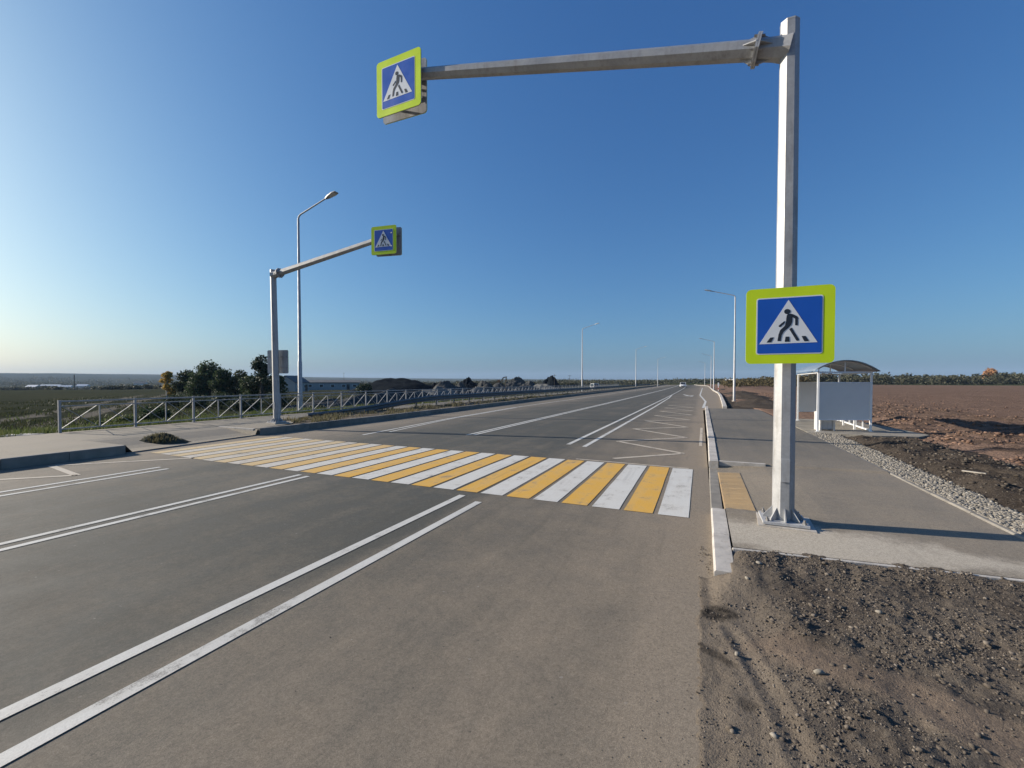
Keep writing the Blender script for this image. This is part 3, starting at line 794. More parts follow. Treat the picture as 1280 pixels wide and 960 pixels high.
# ------------------------------------------------------------------ gantries
def gantry(name, base, rz, h, arm_z0, arm_end, r0, r1, label, phase, lean, plate_rot=0.0):
    g = empty(name, base, rz); tag(g, label, 'sign gantry', 'cantilever sign gantries at the crossing')
    lx = lean
    mb = MB(); mb.tube([(0, 0, .05), (lx*.5, 0, h*.5), (lx, 0, h)], [r0, (r0+r1)/2, r1], 8, smooth=False, phase=phase); mb.build('pole', M['galv'], g)
    mb = MB(); mb.box((0, 0, .042), (.44, .44, .028), rz=plate_rot); mb.build('base_plate', M['galv2'], g)
    mb = MB(); mb.prism([(-.27, -.24), (.27, -.28), (.30, .26), (-.24, .27)], -.06, .020); mb.build('footing', M['concrete'], g)
    for k in range(8):
        a = phase+math.pi/8+k*math.pi/4
        mb = MB(); Tm = Matrix.Rotation(a, 4, 'Z') @ Matrix(((1, 0, 0, 0), (0, 0, -1, 0), (0, 1, 0, 0), (0, 0, 0, 1)))
        mb.prism([(r0*.93, .058), (r0+.085, .058), (r0+.085, .075), (r0*.93, .19)], -.006, .006, 0, Tm); mb.build('gusset', M['galv'], g)
    for k in range(4):
        a = plate_rot+math.pi/4+k*math.pi/2; x, y = .25*math.cos(a), .25*math.sin(a)
        mb = MB(); mb.tube([(x, y, .05), (x, y, .105)], .012, 8); mb.tube([(x, y, .057), (x, y, .08)], .024, 6, smooth=False); mb.build('anchor_bolt', M['bolt'], g)
    mb = MB(); mb.box((-.0, -r0*.955, .62), (.085, .012, .26)); mb.build('access_hatch', M['galv2'], g)
    mb = MB(); mb.tube([(lx, 0, h-.005), (lx, 0, h+.012)], r1*1.02, 8, smooth=False, phase=phase); mb.build('pole_cap', M['galv2'], g)
    # stub with flared box, flange pair, gusset ribs
    s = 1 if arm_end[0] > 0 else -1
    dirv = Vector((arm_end[0]-s*.3, 0, arm_end[2]-arm_z0)); dirv.normalize()
    st0 = Vector((lx*.93, 0, arm_z0)); fl = st0+dirv*.33
    mb = MB(); mb.tube([st0, st0+dirv*.14, fl-dirv*.015], [.15, .122, .112], 8, smooth=False, phase=math.pi/8); mb.build('arm_stub', M['galv'], g)
    mb = MB(); mb.tube([fl-dirv*.022, fl-dirv*.002], .175, 8, smooth=False, phase=math.pi/8); mb.build('flange', M['galv2'], g)
    mb = MB(); mb.tube([fl+dirv*.001, fl+dirv*.021], .175, 8, smooth=False, phase=math.pi/8); mb.build('flange', M['galv2'], g)
    upv = Vector((0, 1, 0)); sd = dirv.cross(upv)
    for k in range(6):
        a = math.pi/6+k*math.pi/3; q = fl+(upv*math.cos(a)+sd*math.sin(a))*.148
        mb = MB(); mb.tube([q-dirv*.055, q+dirv*.055], .013, 6, smooth=False); mb.build('flange_bolt', M['bolt'], g)
    for k in range(4):
        a = k*math.pi/2; e = upv*math.cos(a)+sd*math.sin(a); c = upv*math.cos(a+math.pi/2)+sd*math.sin(a+math.pi/2)
        for q0, q1, q2 in ((fl+dirv*.022+e*.09, fl+dirv*.022+e*.165, fl+dirv*.17+e*.09), (fl-dirv*.023+e*.105, fl-dirv*.023+e*.165, fl-dirv*.17+e*.105)):
            mb = MB(); mb.add([q0-c*.006, q1-c*.006, q2-c*.006, q0+c*.006, q1+c*.006, q2+c*.006], [(0, 1, 2), (3, 5, 4), (0, 3, 4, 1), (1, 4, 5, 2), (2, 5, 3, 0)]); mb.build('flange_rib', M['galv'], g)
    e = Vector(arm_end); mb = MB(); mb.tube([fl+dirv*.022, e], [.108, .082], 8, smooth=False, phase=math.pi/8); mb.build('arm', M['galv'], g)
    return g
g1 = gantry('sign_gantry', (.87, 5.72, .09), 0, 5.58, 5.31, (-5.25, 0, 6.48), .113, .096,
            'tall galvanised sign gantry on the near right pavement, arm reaching left', R(8.5+14), .0)
# its signs: pole sign, overhead pair
s1 = make_sign(g1, (.0, -.20, 2.22), R(1), .825); s1['label'] = 'pedestrian crossing sign fixed at mid height on the pole'
s2 = make_sign(g1, (-5.25, -.125, 6.27), R(-2), .87); s2['label'] = 'pedestrian crossing sign at the end of the arm, facing the viewer'
s3 = make_sign(g1, (-5.32, .125, 6.31), R(180), .86); s3['label'] = 'back of the outer sign at the end of the arm'
for z_ in (6.08, 6.46):
    for x_ in (-5.55, -5.02): mb = MB(); mb.bar((x_, -.09, z_), (x_, .09, z_), .04, .03); mb.build('sign_bracket', M['galv2'], g1)
for z_ in (2.03, 2.41):
    mb = MB(); mb.bar((.0, -.175, z_), (.0, -.10, z_), .10, .05); mb.tube([(.0, 0, z_-.025), (.0, 0, z_+.025)], .122, 12); mb.build('pole_clamp', M['galv2'], g1)

g2 = gantry('sign_gantry', (-13.95, 10.85, .22), 0, 5.46, 5.28, (4.72, 0, 5.94), .118, .10,
            'matching galvanised sign gantry on the far left pavement, arm reaching right', R(-6), -.10)
t1 = make_sign(g2, (4.95, -.105, 5.84), R(8), .87)
t2 = make_sign(g2, (4.98, .105, 5.84), R(191), .87); t2['label'] = 'back of the rear sign at the end of the arm'
t3 = make_sign(g2, (-.16, .20, 2.2), R(193), .85); t3['label'] = 'plain grey sign back at mid height on the pole'
for z_ in (5.64, 6.04):
    for x_ in (4.7, 5.22): mb = MB(); mb.bar((x_, -.09, z_), (x_, .09, z_), .04, .03); mb.build('sign_bracket', M['galv2'], g2)

# ------------------------------------------------------------------ street lamps
def lamp(parent_none, base, h, reach, rise, label, src=[None]):
    if src[0] is None:
        g = empty('street_lamp', (0, 0, 0))
        H = 9.35
        mb = MB(); mb.tube([(0, 0, -.1), (0, 0, 2.5), (0, 0, 2.52), (0, 0, H)], [.105, .10, .085, .052], 12); mb.build('pole', M['galv2'], g)
        mb = MB(); mb.tube([(0, 0, H-.25), (0, 0, H+.02), (.05, 0, H+.14), (.16, 0, H+.21), (2.0, 0, H+.72)], [.058, .045, .04, .036, .032], 8); mb.build('arm', M['galv2'], g)
        dv = Vector((2.0-.16, 0, .51)).normalized(); e = Vector((2.0, 0, H+.72))
        mb = MB(); nrm = Vector((-dv.z, 0, dv.x)); sd = Vector((0, 1, 0))
        P0 = []
        for t, wy, hz in ((-.08, .05, .05), (.12, .11, .085), (.45, .155, .07), (.66, .13, .035)):
            for a, b in ((-1, -1), (1, -1), (.8, 1), (-.8, 1)): P0.append(e+dv*t+sd*wy*a+nrm*(hz*(.5+.5*b)-.03))
        fs = [(0, 3, 2, 1), (12, 13, 14, 15)]
        for i in range(3):
            for k in range(4): fs.append((i*4+k, i*4+(k+1) % 4, i*4+4+(k+1) % 4, i*4+4+k))
        mb.add(P0, fs); hd = mb.build('lamp_head', M['galv2'], g)
        mb = MB(); c = e+dv*.36-nrm*.034; mb.bar(c-dv*.2, c+dv*.2, .22, .008, up=nrm); mb.build('lens', M['film_white'], hd)
        mb = MB(); mb.tube([(0, 0, -.1), (0, 0, .03)], .19, 14); mb.build('foot', M['concrete'], g)
        mb = MB(); mb.box((0, -.1, .75), (.12, .02, .32)); mb.build('service_door', M['galv'], g)
        src[0] = g
    else: g = copy_tree(src[0])
    g.location = base; s = h/9.35; g.scale = (reach, s, s); g.rotation_euler = (0, 0, 0)
    if reach < 0: g.scale = (-reach, s, s); g.rotation_euler = (0, 0, math.pi)
    tag(g, label, 'street lamp', 'street lamps along the road'); return g
lamp(None, (-19.3, 16.4, .05), 10.1, 1.0, 0, 'tall street lamp rising behind the far sign gantry')
lamp(None, (-16.85, 65.8, .1), 9.6, 1.0, 0, 'street lamp behind the guardrail in mid distance')
lamp(None, (-13.9-1.2, 113.0, .1), 9.6, 1.0, 0, 'smaller street lamp beyond the guardrail, second farthest on that side')
lamp(None, (-14.2, 163.5, 0), 9.6, 1.0, 0, 'farthest tiny street lamp on the guardrail side')
lamp(None, (2.6, 41.2, .06), 8.75, -.9, 0, 'nearest street lamp on the soil side, just left of the pole sign')
lamp(None, (2.25, 90.4, .02), 9.1, -1.0, 0, 'second street lamp on the soil side beside the white bay kerb')
lamp(None, (2.8, 144.0, 0), 9.3, -1.0, 0, 'third street lamp on the soil side, faint and far')
lamp(None, (1.5, 196.0, 0), 9.3, -1.0, 0, 'farthest hazy street lamp on the soil side')

# ------------------------------------------------------------------ lattice fence
fe = empty('lattice_fence', (-17.2, 6.3, .18)); tag(fe, 'long grey steel fence with diagonal bracing along the far pavement', 'fence')
ypos = [0, 1.85]; 
while ypos[-1] < 96: ypos.append(ypos[-1]+1.8)
pm = MB(); pm.box((0, 0, .485), (.06, .06, .97)); pm.box((0, 0, .008), (.14, .14, .012)); pm.box((0, 0, .972), (.066, .066, .008)); post0 = None
def fx(y): return -bend(y+6.3)
for y in ypos:
    if post0 is None: post0 = pm.build('post', M['fence'], fe); c = post0
    else: c = post0.copy(); COL.objects.link(c); c.parent = fe
    c.location = (fx(y), y, .04*ss(0, 14, y))
pan0 = None
for i, (a, b) in enumerate(zip(ypos, ypos[1:])):
    if pan0 is None or i == 1:
        Lp = b-a; mb = MB(); m2 = Lp/2
        mb.box((0, m2, .94), (.05, Lp-.066, .045)); mb.box((0, m2, .80), (.03, Lp-.066, .03)); mb.box((0, m2, .12), (.035, Lp-.066, .035))
        mb.box((0, m2, .46), (.03, .03, .64))
        for q0 in (0, m2):
            mb.bar((-.018, q0+.05, .14), (-.018, q0+m2-.05, .79), .016, .034, up=(1, 0, 0)); mb.bar((.018, q0+.05, .79), (.018, q0+m2-.05, .14), .014, .022, up=(1, 0, 0))
        pan0 = mb.build('lattice_panel', M['fence'], fe); c = pan0
    else: c = pan0.copy(); COL.objects.link(c); c.parent = fe
    c.location = (fx(a), a, .04*ss(0, 14, a)); c.rotation_euler = (0, 0, math.atan2(-(fx(b)-fx(a)), b-a))

# ------------------------------------------------------------------ guardrail
gr = empty('guardrail', (-15.5, 13.5, .1)); tag(gr, 'shade-darkened steel crash barrier whose near end slopes down to the ground', 'guardrail')
def gzr(y): return .08+.50*ss(0, 10.5, y)
prof = [(.0, -.155), (.05, -.13), (.07, -.08), (.01, -.02), (.01, .02), (.07, .08), (.05, .13), (.0, .155)]
yy = [0, 1.5, 3, 4.5, 6, 7.5, 9, 10.5]+list(np.arange(13, 150, 4.0))
mb = MB(); vs = []
for y in yy:
    for q, z in prof: vs.append((q-bend(y+13.5)*.8, y, gzr(y)+z))
k_ = len(prof); fs = []
for i in range(len(yy)-1):
    for k in range(k_-1): fs.append((i*k_+k, i*k_+k+1, (i+1)*k_+k+1, (i+1)*k_+k))
mb.add(vs, fs); bo = mb.build('beam', M['rail'], gr, fix=False)
sm = bo.modifiers.new('thick', 'SOLIDIFY'); sm.thickness = .006
pst = None; y = 1.4
while y < 148:
    if pst is None or y < 10:
        zt = gzr(y)+.13; mb = MB(); mb.box((-.055, 0, zt/2-.1), (.06, .11, zt+.2)); mb.box((-.015, 0, zt-.13), (.02, .06, .2)); c = mb.build('post', M['rail'], gr); pst = c
    else: c = pst.copy(); COL.objects.link(c); c.parent = gr
    c.location = (-bend(y+13.5)*.8, y, 0); y += 2.15

# ------------------------------------------------------------------ bus shelter
A, Bc, Cc, D = Vector((3.41, 16.45, .115)), Vector((4.93, 17.05, .115)), Vector((3.62, 20.75, .115)), Vector((5.12, 21.3, .115))
bs = empty('bus_shelter', (A+Bc+Cc+D)/4); tag(bs, 'small grey bus shelter with arched roof on the right pavement', 'bus shelter')
og = (A+Bc+Cc+D)/4
def S(s, t, z): p = A*(1-s)*(1-t)+Bc*s*(1-t)+Cc*(1-s)*t+D*s*t; return Vector((p.x, p.y, p.z+z))-og
for s_, t_2 in ((0, 0), (1, 0), (0, 1), (1, 1)):
    mb = MB(); mb.bar(S(s_, t_2, 0), S(s_, t_2, 1.9), .055); mb.box(S(s_, t_2, .006), (.13, .13, .01), 0); mb.build('post', M['post_white'], bs)
def wallp(a, b, z0, z1, name):
    mb = MB(); u0, u1 = S(*a, 0), S(*b, 0); dd = (u1-u0).normalized(); u0 += dd*.035; u1 -= dd*.035
    mb.bar(u0+Vector((0, 0, (z0+z1)/2)), u1+Vector((0, 0, (z0+z1)/2)), .012, z1-z0); mb.build(name, M['panel'], bs)
wallp((0, 0), (1, 0), .40, 1.53, 'side_panel'); wallp((0, 1), (1, 1), .40, 1.53, 'side_panel')
mb = MB()
for a, b in (((0, 0), (1, 0)), ((0, 1), (1, 1)), ((1, 0), (1, 1))):
    for z_ in (.38, 1.55): mb.bar(S(*a, z_), S(*b, z_), .035)
for a, b in (((1, 0), (1, 1)),): mb.bar(S(*a, .04), S(*b, .04), .06, .04)
for t in (.2, .4, .6, .8): mb.bar(S(1, t, .06), S(1, t, 1.53), .035)
for a, b in (((0, 0), (0, 1)), ((1, 0), (1, 1)), ((0, 0), (1, 0)), ((0, 1), (1, 1))): mb.bar(S(*a, 1.88), S(*b, 1.88), .05)
mb.build('frame', M['post_white'], bs)
mb = MB(); nt_, ns_ = 10, 14; top = []
def rz_(s): u = (s-.5)/.62; return 1.90+.34*(1-u*u)
for side in (0, .02):
    for i in range(nt_+1):
        t = -.06+1.12*i/nt_
        for j in range(ns_+1): s = -.1+1.22*j/ns_; top.append(S(s, t, rz_(s)+side))
w_ = ns_+1; base_ = (nt_+1)*w_; fs = []
for i in range(nt_):
    for j in range(ns_):
        a = i*w_+j; fs += [(a, a+1, a+w_+1, a+w_), (a+base_, a+w_+base_, a+w_+1+base_, a+1+base_)]
for j in range(ns_): fs += [(j, base_+j, base_+j+1, j+1), (nt_*w_+j, nt_*w_+j+1, base_+nt_*w_+j+1, base_+nt_*w_+j)]
for i in range(nt_): fs += [(i*w_, (i+1)*w_, base_+(i+1)*w_, base_+i*w_), (i*w_+ns_, base_+i*w_+ns_, base_+(i+1)*w_+ns_, (i+1)*w_+ns_)]
mb.add(top, fs, 0, True); mb.build('roof', M['roof'], bs)
for t in (.0, .5, 1.0):
    mb = MB(); pts = [S(s, t, rz_(s)-.025) for s in [i/10 for i in range(11)]]
    mb.tube(pts, .018, 6); mb.bar(S(.5, t, 1.9), S(.5, t, rz_(.5)-.03), .03); mb.build('roof_rib', M['post_white'], bs)
mb = MB()
for k in range(4): mb.bar(S(.70+.07*k, .08, .45), S(.70+.07*k, .92, .45), .085, .03)
mb.build('bench_seat', M['seat'], bs)
mb = MB()
for t in (.15, .5, .85): mb.bar(S(.8, t, 0), S(.8, t, .43), .05); mb.bar(S(.7, t, .42), S(.93, t, .42), .04)
mb.build('bench_leg', M['post_white'], bs)

lb = empty('litter_bin', (3.70, 16.95, .12), R(12)); tag(lb, 'small square concrete litter bin full of rubbish at the shelter corner', 'litter bin')
mb = MB()
for sx in (-1, 1): mb.box((sx*.19, 0, .30), (.05, .40, .60))
mb.build('side_wall', M['bin'], lb)
mb = MB(); pr = [(-.16, .06), (.16, .06), (.16, .54), (-.16, .54)]
mb.box((0, 0, .06), (.32, .34, .03)); mb.box((0, -.16, .31), (.32, .02, .46)); mb.box((0, .16, .31), (.32, .02, .46)); mb.build('bucket', M['galv2'], lb)
for k in range(7):
    pass
o = stones('rubbish', [(3.70+random.uniform(-.1, .1), 16.95+random.uniform(-.1, .1), .62+random.uniform(0, .05)) for _ in range(7)], [.05+.03*random.random() for _ in range(7)], M['litter'], .9, .3)
tag(o, 'white crumpled rubbish heaped on top of the litter bin', 'rubbish', kind='stuff')

# ------------------------------------------------------------------ heaps
def heap(name, x, y, z0, rx, ry, h, mat, label, cat, seed=0, n=40, flat=.0, rot=0, group=None, rough=.16):
    V = []; F = []
    for i in range(n+1):
        for j in range(n+1):
            u, v = -1+2*i/n, -1+2*j/n; r = math.hypot(u, v)
            k = max(0, 1-r); prof_ = k*(1-flat)+flat*(1-min(1, r)**2)
            nn = rough*1.6*fbm(u*1.6+seed, v*1.6, 1.0, 4)+rough*.4*fbm(u*6, v*6+seed, 1.0, 3)+rough*.3*fbm(u*16, v*16+seed, 1.0, 2)
            hh = h*(prof_*(1+nn))-.06*h*(1 if k <= 0 else 0)
            px, py = u*rx, v*ry; c_, s_ = math.cos(rot), math.sin(rot)
            V.append((px*c_-py*s_, px*s_+py*c_, max(hh, -.05*h)-.02))
    i = np.arange(n)[None, :]+(n+1)*np.arange(n)[:, None]; i = i.ravel(); F = np.stack([i, i+n+1, i+n+2, i+1], 1)
    o = np_mesh(name, V, F, mat, smooth=True); o.location = (x, y, z0); tag(o, label, cat, group); return o
sh = heap('soil_heap', -13.55, 7.0, .03, .85, .48, .19, M['heap_olive'], 'low weedy dark heap of soil on the dropped ramp of the far pavement', 'soil heap', 3.1, 60, .4, R(24), None, .65)
def f_sh():
    a = RS.uniform(0, 6.28); q = RS.uniform(0, 1)**.7; return q*.55*math.cos(a), q*.33*math.sin(a), .13*(1-q*q), 1.0
heap('spoil_heap', -71.0, 89.0, -1.2, 13.0, 12, 3.75, M['heap_dark'], 'large dark spoil heap, widest and darkest behind the fence', 'spoil heap', 7.7, 46, .75, R(20), 'heaps behind the guardrail')
HG = 'heaps behind the guardrail'
def at(u, dep): a = (u-640)/541; return (a*dep*math.cos(yaw)-dep*math.sin(yaw), a*dep*math.sin(yaw)+dep*math.cos(yaw))
for u, dep, rx, h, mm, lab, sd in ((560, 95, 5, 2.6, 'soil_grey', 'grey rubble heap just right of the large dark spoil heap', 1.0), (585, 120, 4.5, 3.6, 'heap_dark', 'pointed dark heap between grey rubble heaps', 2.0),
        (606, 100, 4, 2.4, 'soil_grey', 'low grey heap in front of the excavator', 3.0), (645, 150, 6, 3.8, 'soil_grey', 'grey heap right of the excavator boom', 4.0),
        (572, 105, 4, 1.9, 'soil_grey', 'low grey heap between the dark spoil heap and the pointed heap', 9.0), (596, 88, 4, 1.3, 'heap_pale', 'small pale heap below the pointed dark heap', 10.0),
        (624, 115, 5, 2.0, 'soil_grey', 'low grey heap directly below the excavator boom', 12.0), (662, 140, 5, 2.6, 'soil_grey', 'medium grey heap left of the dark rounded heap', 13.0), (548, 110, 4.5, 2.2, 'heap_dark', 'dark shoulder heap touching the right end of the large spoil heap', 14.0),
        (688, 160, 6, 4.2, 'heap_dark', 'dark rounded heap with pale rubble at its foot', 5.0), (676, 130, 7, 1.5, 'heap_pale', 'low pale heap of rubble below the dark rounded heap', 6.0),
        (545, 70, 6, 1.4, 'heap_pale', 'low pale rubble bank close behind the fence', 8.0)):
    x, y = at(u, dep); heap('rubble_heap', x, y, gz(x, y)-.1, rx, rx*.8, h+.5, M[mm], lab, 'rubble heap', sd, 40, .35, sd, HG, .3)
for k, (y0, x0, rx) in enumerate(((36, 4.0, 2.2), (50, 4.6, 2.6), (66, 5.0, 3))):
    heap('soil_ridge', x0, y0, -.1, rx, 8, .55, M['soil_dark'], ('long dark soil ridge just beyond the right pavement end', 'dark soil ridge behind the nearest soil-side street lamp', 'farthest dark soil ridge beside the bay kerb')[k], 'soil ridge', 11+k, 40, .4, 0, 'soil ridges beyond the pavement')
for u, dep, rx, ry, h, rot, lab, sd in ((430, 48, 7, 3.0, 1.0, 50, 'long low dark earth bank close behind the railing, left of the large spoil heap', 21), (505, 62, 9, 3.5, 1.25, 62, 'long low dark earth bank in front of the large spoil heap', 22),
        (585, 78, 11, 4, 1.3, 70, 'long low dark earth bank under the pointed rubble heaps', 23), (650, 110, 13, 4, 1.5, 75, 'farthest long dark earth bank behind the guardrail', 24)):
    x, y = at(u, dep); heap('earth_bank', x, y, gz(x, y)-.1, rx, ry, h, M['soil_grey'], lab, 'earth bank', sd, 44, .5, R(rot), 'earth banks behind the railing', .5)
# earth margin between bay kerb and field
def ez(x, y): return .03+.05*fbm(x, y, .8, 3)
o = grid('soil_margin', np.arange(1.5, 9.5, .4), list(np.arange(28.0, 90, .8))+list(np.arange(90, 256, 6)), lambda x, y: ez(x, y) if x > bayx(y)+.25 else -.06, M['soil_dark']); tag(o, kind='structure')

# ------------------------------------------------------------------ trees
def leafcloud(centres, n, s, squash=.8):
    """n small four-sided leaves spread through ellipsoid lobes"""
    centres = np.array(centres); w_ = centres[:, 3]**2; idx = RS.choice(len(centres), n, p=w_/w_.sum())
    d_ = RS.normal(size=(n, 3)); d_ /= np.linalg.norm(d_, axis=1)[:, None]
    r = RS.uniform(.3, 1.0, n)**.6*RS.choice([1, 1, 1, 1.12, 1.3], n)
    P0 = centres[idx, :3]+d_*(r*centres[idx, 3])[:, None]*np.array([1, 1, squash])
    a = RS.normal(size=(n, 3)); a /= np.linalg.norm(a, axis=1)[:, None]
    b = np.cross(a, RS.normal(size=(n, 3))); b /= np.linalg.norm(b, axis=1)[:, None]
    sz = s*RS.uniform(.5, 1.3, n)[:, None]; a = a*sz; b = b*sz*.55
    V = np.stack([P0-a, P0+b, P0+a, P0-b], 1).reshape(-1, 3); F = np.arange(4*n).reshape(-1, 4)
    return V, F
def tree(name, x, y, h, wd, mat, bark, label, cat='tree', n=2600, s=.22, trunk_frac=.25, shape='round', group=None, lobes=14):
    z = gz(x, y); g = empty(name, (x, y, z)); tag(g, label, cat, group)
    rr = random.Random(hash(label) % 9999 if False else len(label)*7+int(abs(x)*10)); cs = []
    mb = MB(); tr = h*.028+.03
    mb.tube([(0, 0, -.2), (rr.uniform(-.05, .05), 0, h*.3), (rr.uniform(-.1, .1)*h*.1, 0, h*.6), (0, 0, h*.86)], [tr*1.25, tr, tr*.6, tr*.2], 8)
    for i in range(lobes):
        t = rr.uniform(0, 1); a = rr.uniform(0, 6.28)
        if shape == 'round': zz_ = h*(trunk_frac+.1+(.80-trunk_frac)*t); rad = wd/2*math.sin(math.pi*min(.97, .22+.72*t))*.75
        elif shape == 'tall': zz_ = h*(trunk_frac+(.9-trunk_frac)*t); rad = wd/2*(1-.75*t)*.8
        elif shape == 'pine': zz_ = h*(.28+.64*t); rad = wd/2*(.95-.45*t)
        else: zz_ = h*(.15+.6*t); rad = wd/2*(1-.5*t)
        q = rad*rr.uniform(.25, 1.0); px, py = q*math.cos(a), q*math.sin(a)
        lr = wd*(.17 if shape in ('pine',) else .21)*rr.uniform(.65, 1.2)
        cs.append((px, py, zz_, lr)); mb.tube([(0, 0, max(.1, zz_-q*.8)), (px*.6, py*.6, zz_-q*.15), (px, py, zz_)], [tr*.45, tr*.25, tr*.08], 5)
    mb.build('trunk', bark, g)
    V, F = leafcloud(cs, n, s); o = np_mesh('crown', V, F, mat, g); return g
T = 'trees behind the fence'
x, y = at(209, 75); tree('birch_tree', x, y, 4.9, 2.7, M['gold'], M['birchbark'], 'slim golden autumn birch, leftmost of the trees behind the fence', shape='tall', n=2200, s=.16, group=T, trunk_frac=.12)
x, y = at(236, 77); tree('leafy_tree', x, y, 4.6, 5.2, M['leaf2'], M['bark'], 'dull green bushy tree between the golden birch and the big round tree', shape='round', n=3600, s=.2, group=T, trunk_frac=.05)
x, y = at(262, 70); tree('leafy_tree', x, y, 5.7, 6.6, M['leaf'], M['bark'], 'biggest round dark green tree behind the fence', n=6500, s=.2, group=T, trunk_frac=.05, lobes=22)
x, y = at(281, 66); tree('leafy_tree', x, y, 4.3, 4.2, M['leaf'], M['bark'], 'lower dark tree leaning against the right side of the big round tree', n=3200, s=.2, group=T, trunk_frac=.05)
x, y = at(299, 65); tree('leafy_tree', x, y, 4.4, 3.4, M['leaf2'], M['bark'], 'medium green tree between the round tree and the pine', n=2600, s=.18, group=T, trunk_frac=.06)
x, y = at(327, 60); tree('pine_tree', x, y, 6.4, 4.0, M['pine'], M['bark'], 'tall open dark pine beside the far gantry pole', shape='pine', n=3000, s=.17, group=T, lobes=20)
x, y = at(318, 62); tree('leafy_tree', x, y, 3.4, 4.6, M['leaf'], M['bark'], 'low dark bushy tree at the foot of the pine', n=3000, s=.18, group=T, trunk_frac=.03)
x, y = at(345, 63); tree('leafy_tree', x, y, 3.6, 3.6, M['leaf'], M['bark'], 'low dark tree right behind the far gantry pole', n=2400, s=.18, group=T, trunk_frac=.03)
x, y = at(1237, 232); tree('autumn_tree', x, y, 8.6, 7.5, M['rust'], M['bark'], 'orange autumn tree standing out of the far wood beyond the field', n=2600, s=.5, trunk_frac=.35)
x, y = at(191, 26); tree('dark_bush', x, y, 1.35, 2.1, M['leaf'], M['bark'], 'dense dark bush close behind the first fence panels', 'bush', n=2600, s=.09, shape='bush', group='bushes behind the fence')
x, y = at(147, 24); tree('green_bush', x, y, .8, 1.8, M['grass'], M['bark'], 'low bright green bush behind the first fence panel', 'bush', n=1600, s=.08, shape='bush', group='bushes behind the fence')
x, y = at(456, 92); tree('dark_bush', x, y, 3.0, 4.6, M['pine'], M['bark'], 'blocky dark bush at the left foot of the large spoil heap', 'bush', n=2600, s=.2, shape='bush', group='bushes behind the fence')
for k, (u, dep, h_, w2) in enumerate(((222, 50, 1.4, 3.0), (250, 46, 1.2, 3.4), (283, 44, 1.5, 3.2), (310, 42, 1.5, 3), (338, 46, 1.6, 3.2), (395, 34, .7, 1.6))):
    x, y = at(u, dep); tree('scrub_bush', x, y, h_, w2, M['leaf2'], M['bark'], ('low scrub bush below the golden birch', 'low scrub bush below the big round tree', 'low scrub bush in front of the leaning dark tree', 'low scrub bush left of the pine',
        'low scrub bush behind the far gantry foot', 'small scrub bush right of the tall street lamp')[k], 'bush', n=1500, s=.12, shape='bush', group='bushes behind the fence')

def woods(name, spots, mat, label, per=70, s=.7):
    Vs, Fs = [], []; off = 0
    for (x, y, h, wd) in spots:
        z = gz(x, y); cs = [(x+RS.normal(0, wd*.22), y+RS.normal(0, wd*.22), z+h*RS.uniform(.12, .85), wd*RS.uniform(.18, .32)) for _ in range(7)]
        V, F = leafcloud(cs, per, s*(.7+.3*h/6)); Vs.append(V); Fs.append(F+off); off += len(V)
    o = np_mesh(name, np.concatenate(Vs), np.concatenate(Fs), mat); tag(o, label, 'wood', kind='stuff'); return o
sp = []
for k in range(430):                                       # far side of the field
    u = RS.uniform(1000, 1420); dep = RS.uniform(215, 290); x, y = at(u, dep)
    sp.append((x, y, RS.uniform(3.6, 6.6)*(1+.10*math.sin(u*.02))+(u-1000)*.002, RS.uniform(3.5, 6)))
woods('far_wood', sp, M['wood'], 'dull green wood along the far side of the ploughed field', 110, .6)
sp = []
for k in range(260):                                       # olive scrub right of the road end
    u = RS.uniform(905, 1010); dep = RS.uniform(120, 210); x, y = at(u, dep); sp.append((x, y, RS.uniform(1.2, 2.6)+(u-905)*.016, RS.uniform(2, 4)))
woods('olive_scrub', sp, M['olive'], 'olive brown scrub on the bank right of the road end', 70, .4)
sp = []
for k in range(520):                                       # wood closing the road
    u = RS.uniform(700, 1000); dep = RS.uniform(330, 620); x, y = at(u, dep); sp.append((x, y, RS.uniform(2.4, 3.7)*(.6+dep/900), RS.uniform(6, 11)))
woods('road_end_wood', sp, M['wood'], 'dark wood closing the view at the end of the road', 90, .8)
sp = []
for dep, hh in ((230, 2.2), (330, 3.0), (450, 4.0), (640, 6.5), (900, 11), (1300, 17)):      # hedge lines stepping back across the valley
    u = -70.0
    while u < 720:
        d_ = dep*(1+.12*fbm(u*.01, dep*.1, 1.0, 3)); wd = dep*.020
        if fbm(u*.011, dep*.037, 1.0, 3) > -.10:
            x, y = at(u, d_); sp.append((x, y, hh*RS.uniform(.6, 1.1)*(.8+.5*fbm(u*.03, dep, 1.0, 2)), wd))
        u += 541/dep*wd*.45
woods('valley_wood', sp, M['wood'], 'dark hedges and low woods across the valley behind the fence', 110, .9)

# grass blades behind the far fence and on the verge
def blades(n, fn, hmin, hmax):
    V = np.zeros((n, 3, 3)); i = 0
    while i < n:
        x, y, z, k = fn()
        h_ = RS.uniform(hmin, hmax)*k; a = RS.uniform(0, 6.28); w2 = .012+.01*RS.rand()+.0009*max(0, abs(x)-16); l = RS.normal(0, .35)*h_
        V[i] = [(x-w2*math.cos(a), y-w2*math.sin(a), z), (x+w2*math.cos(a), y+w2*math.sin(a), z), (x+l*math.sin(a), y-l*math.cos(a), z+h_)]; i += 1
    return V.reshape(-1, 3), np.arange(3*n).reshape(-1, 3)
def f_left():
    while True:
        x = -17.45-RS.exponential(5.5); y = RS.uniform(1, 38)
        if fbm(x, y, .35, 3) > -.15+.02*max(0, y-14) and x > -60: return x, y, gz(x, y)-.01, 1.0
def f_weed():
    while True:
        x = -24-RS.exponential(22); y = RS.uniform(-2, 75)
        if fbm(x, y, .12, 3) > .0 and x > -95: return x, y, gz(x, y)-.02, 1.0
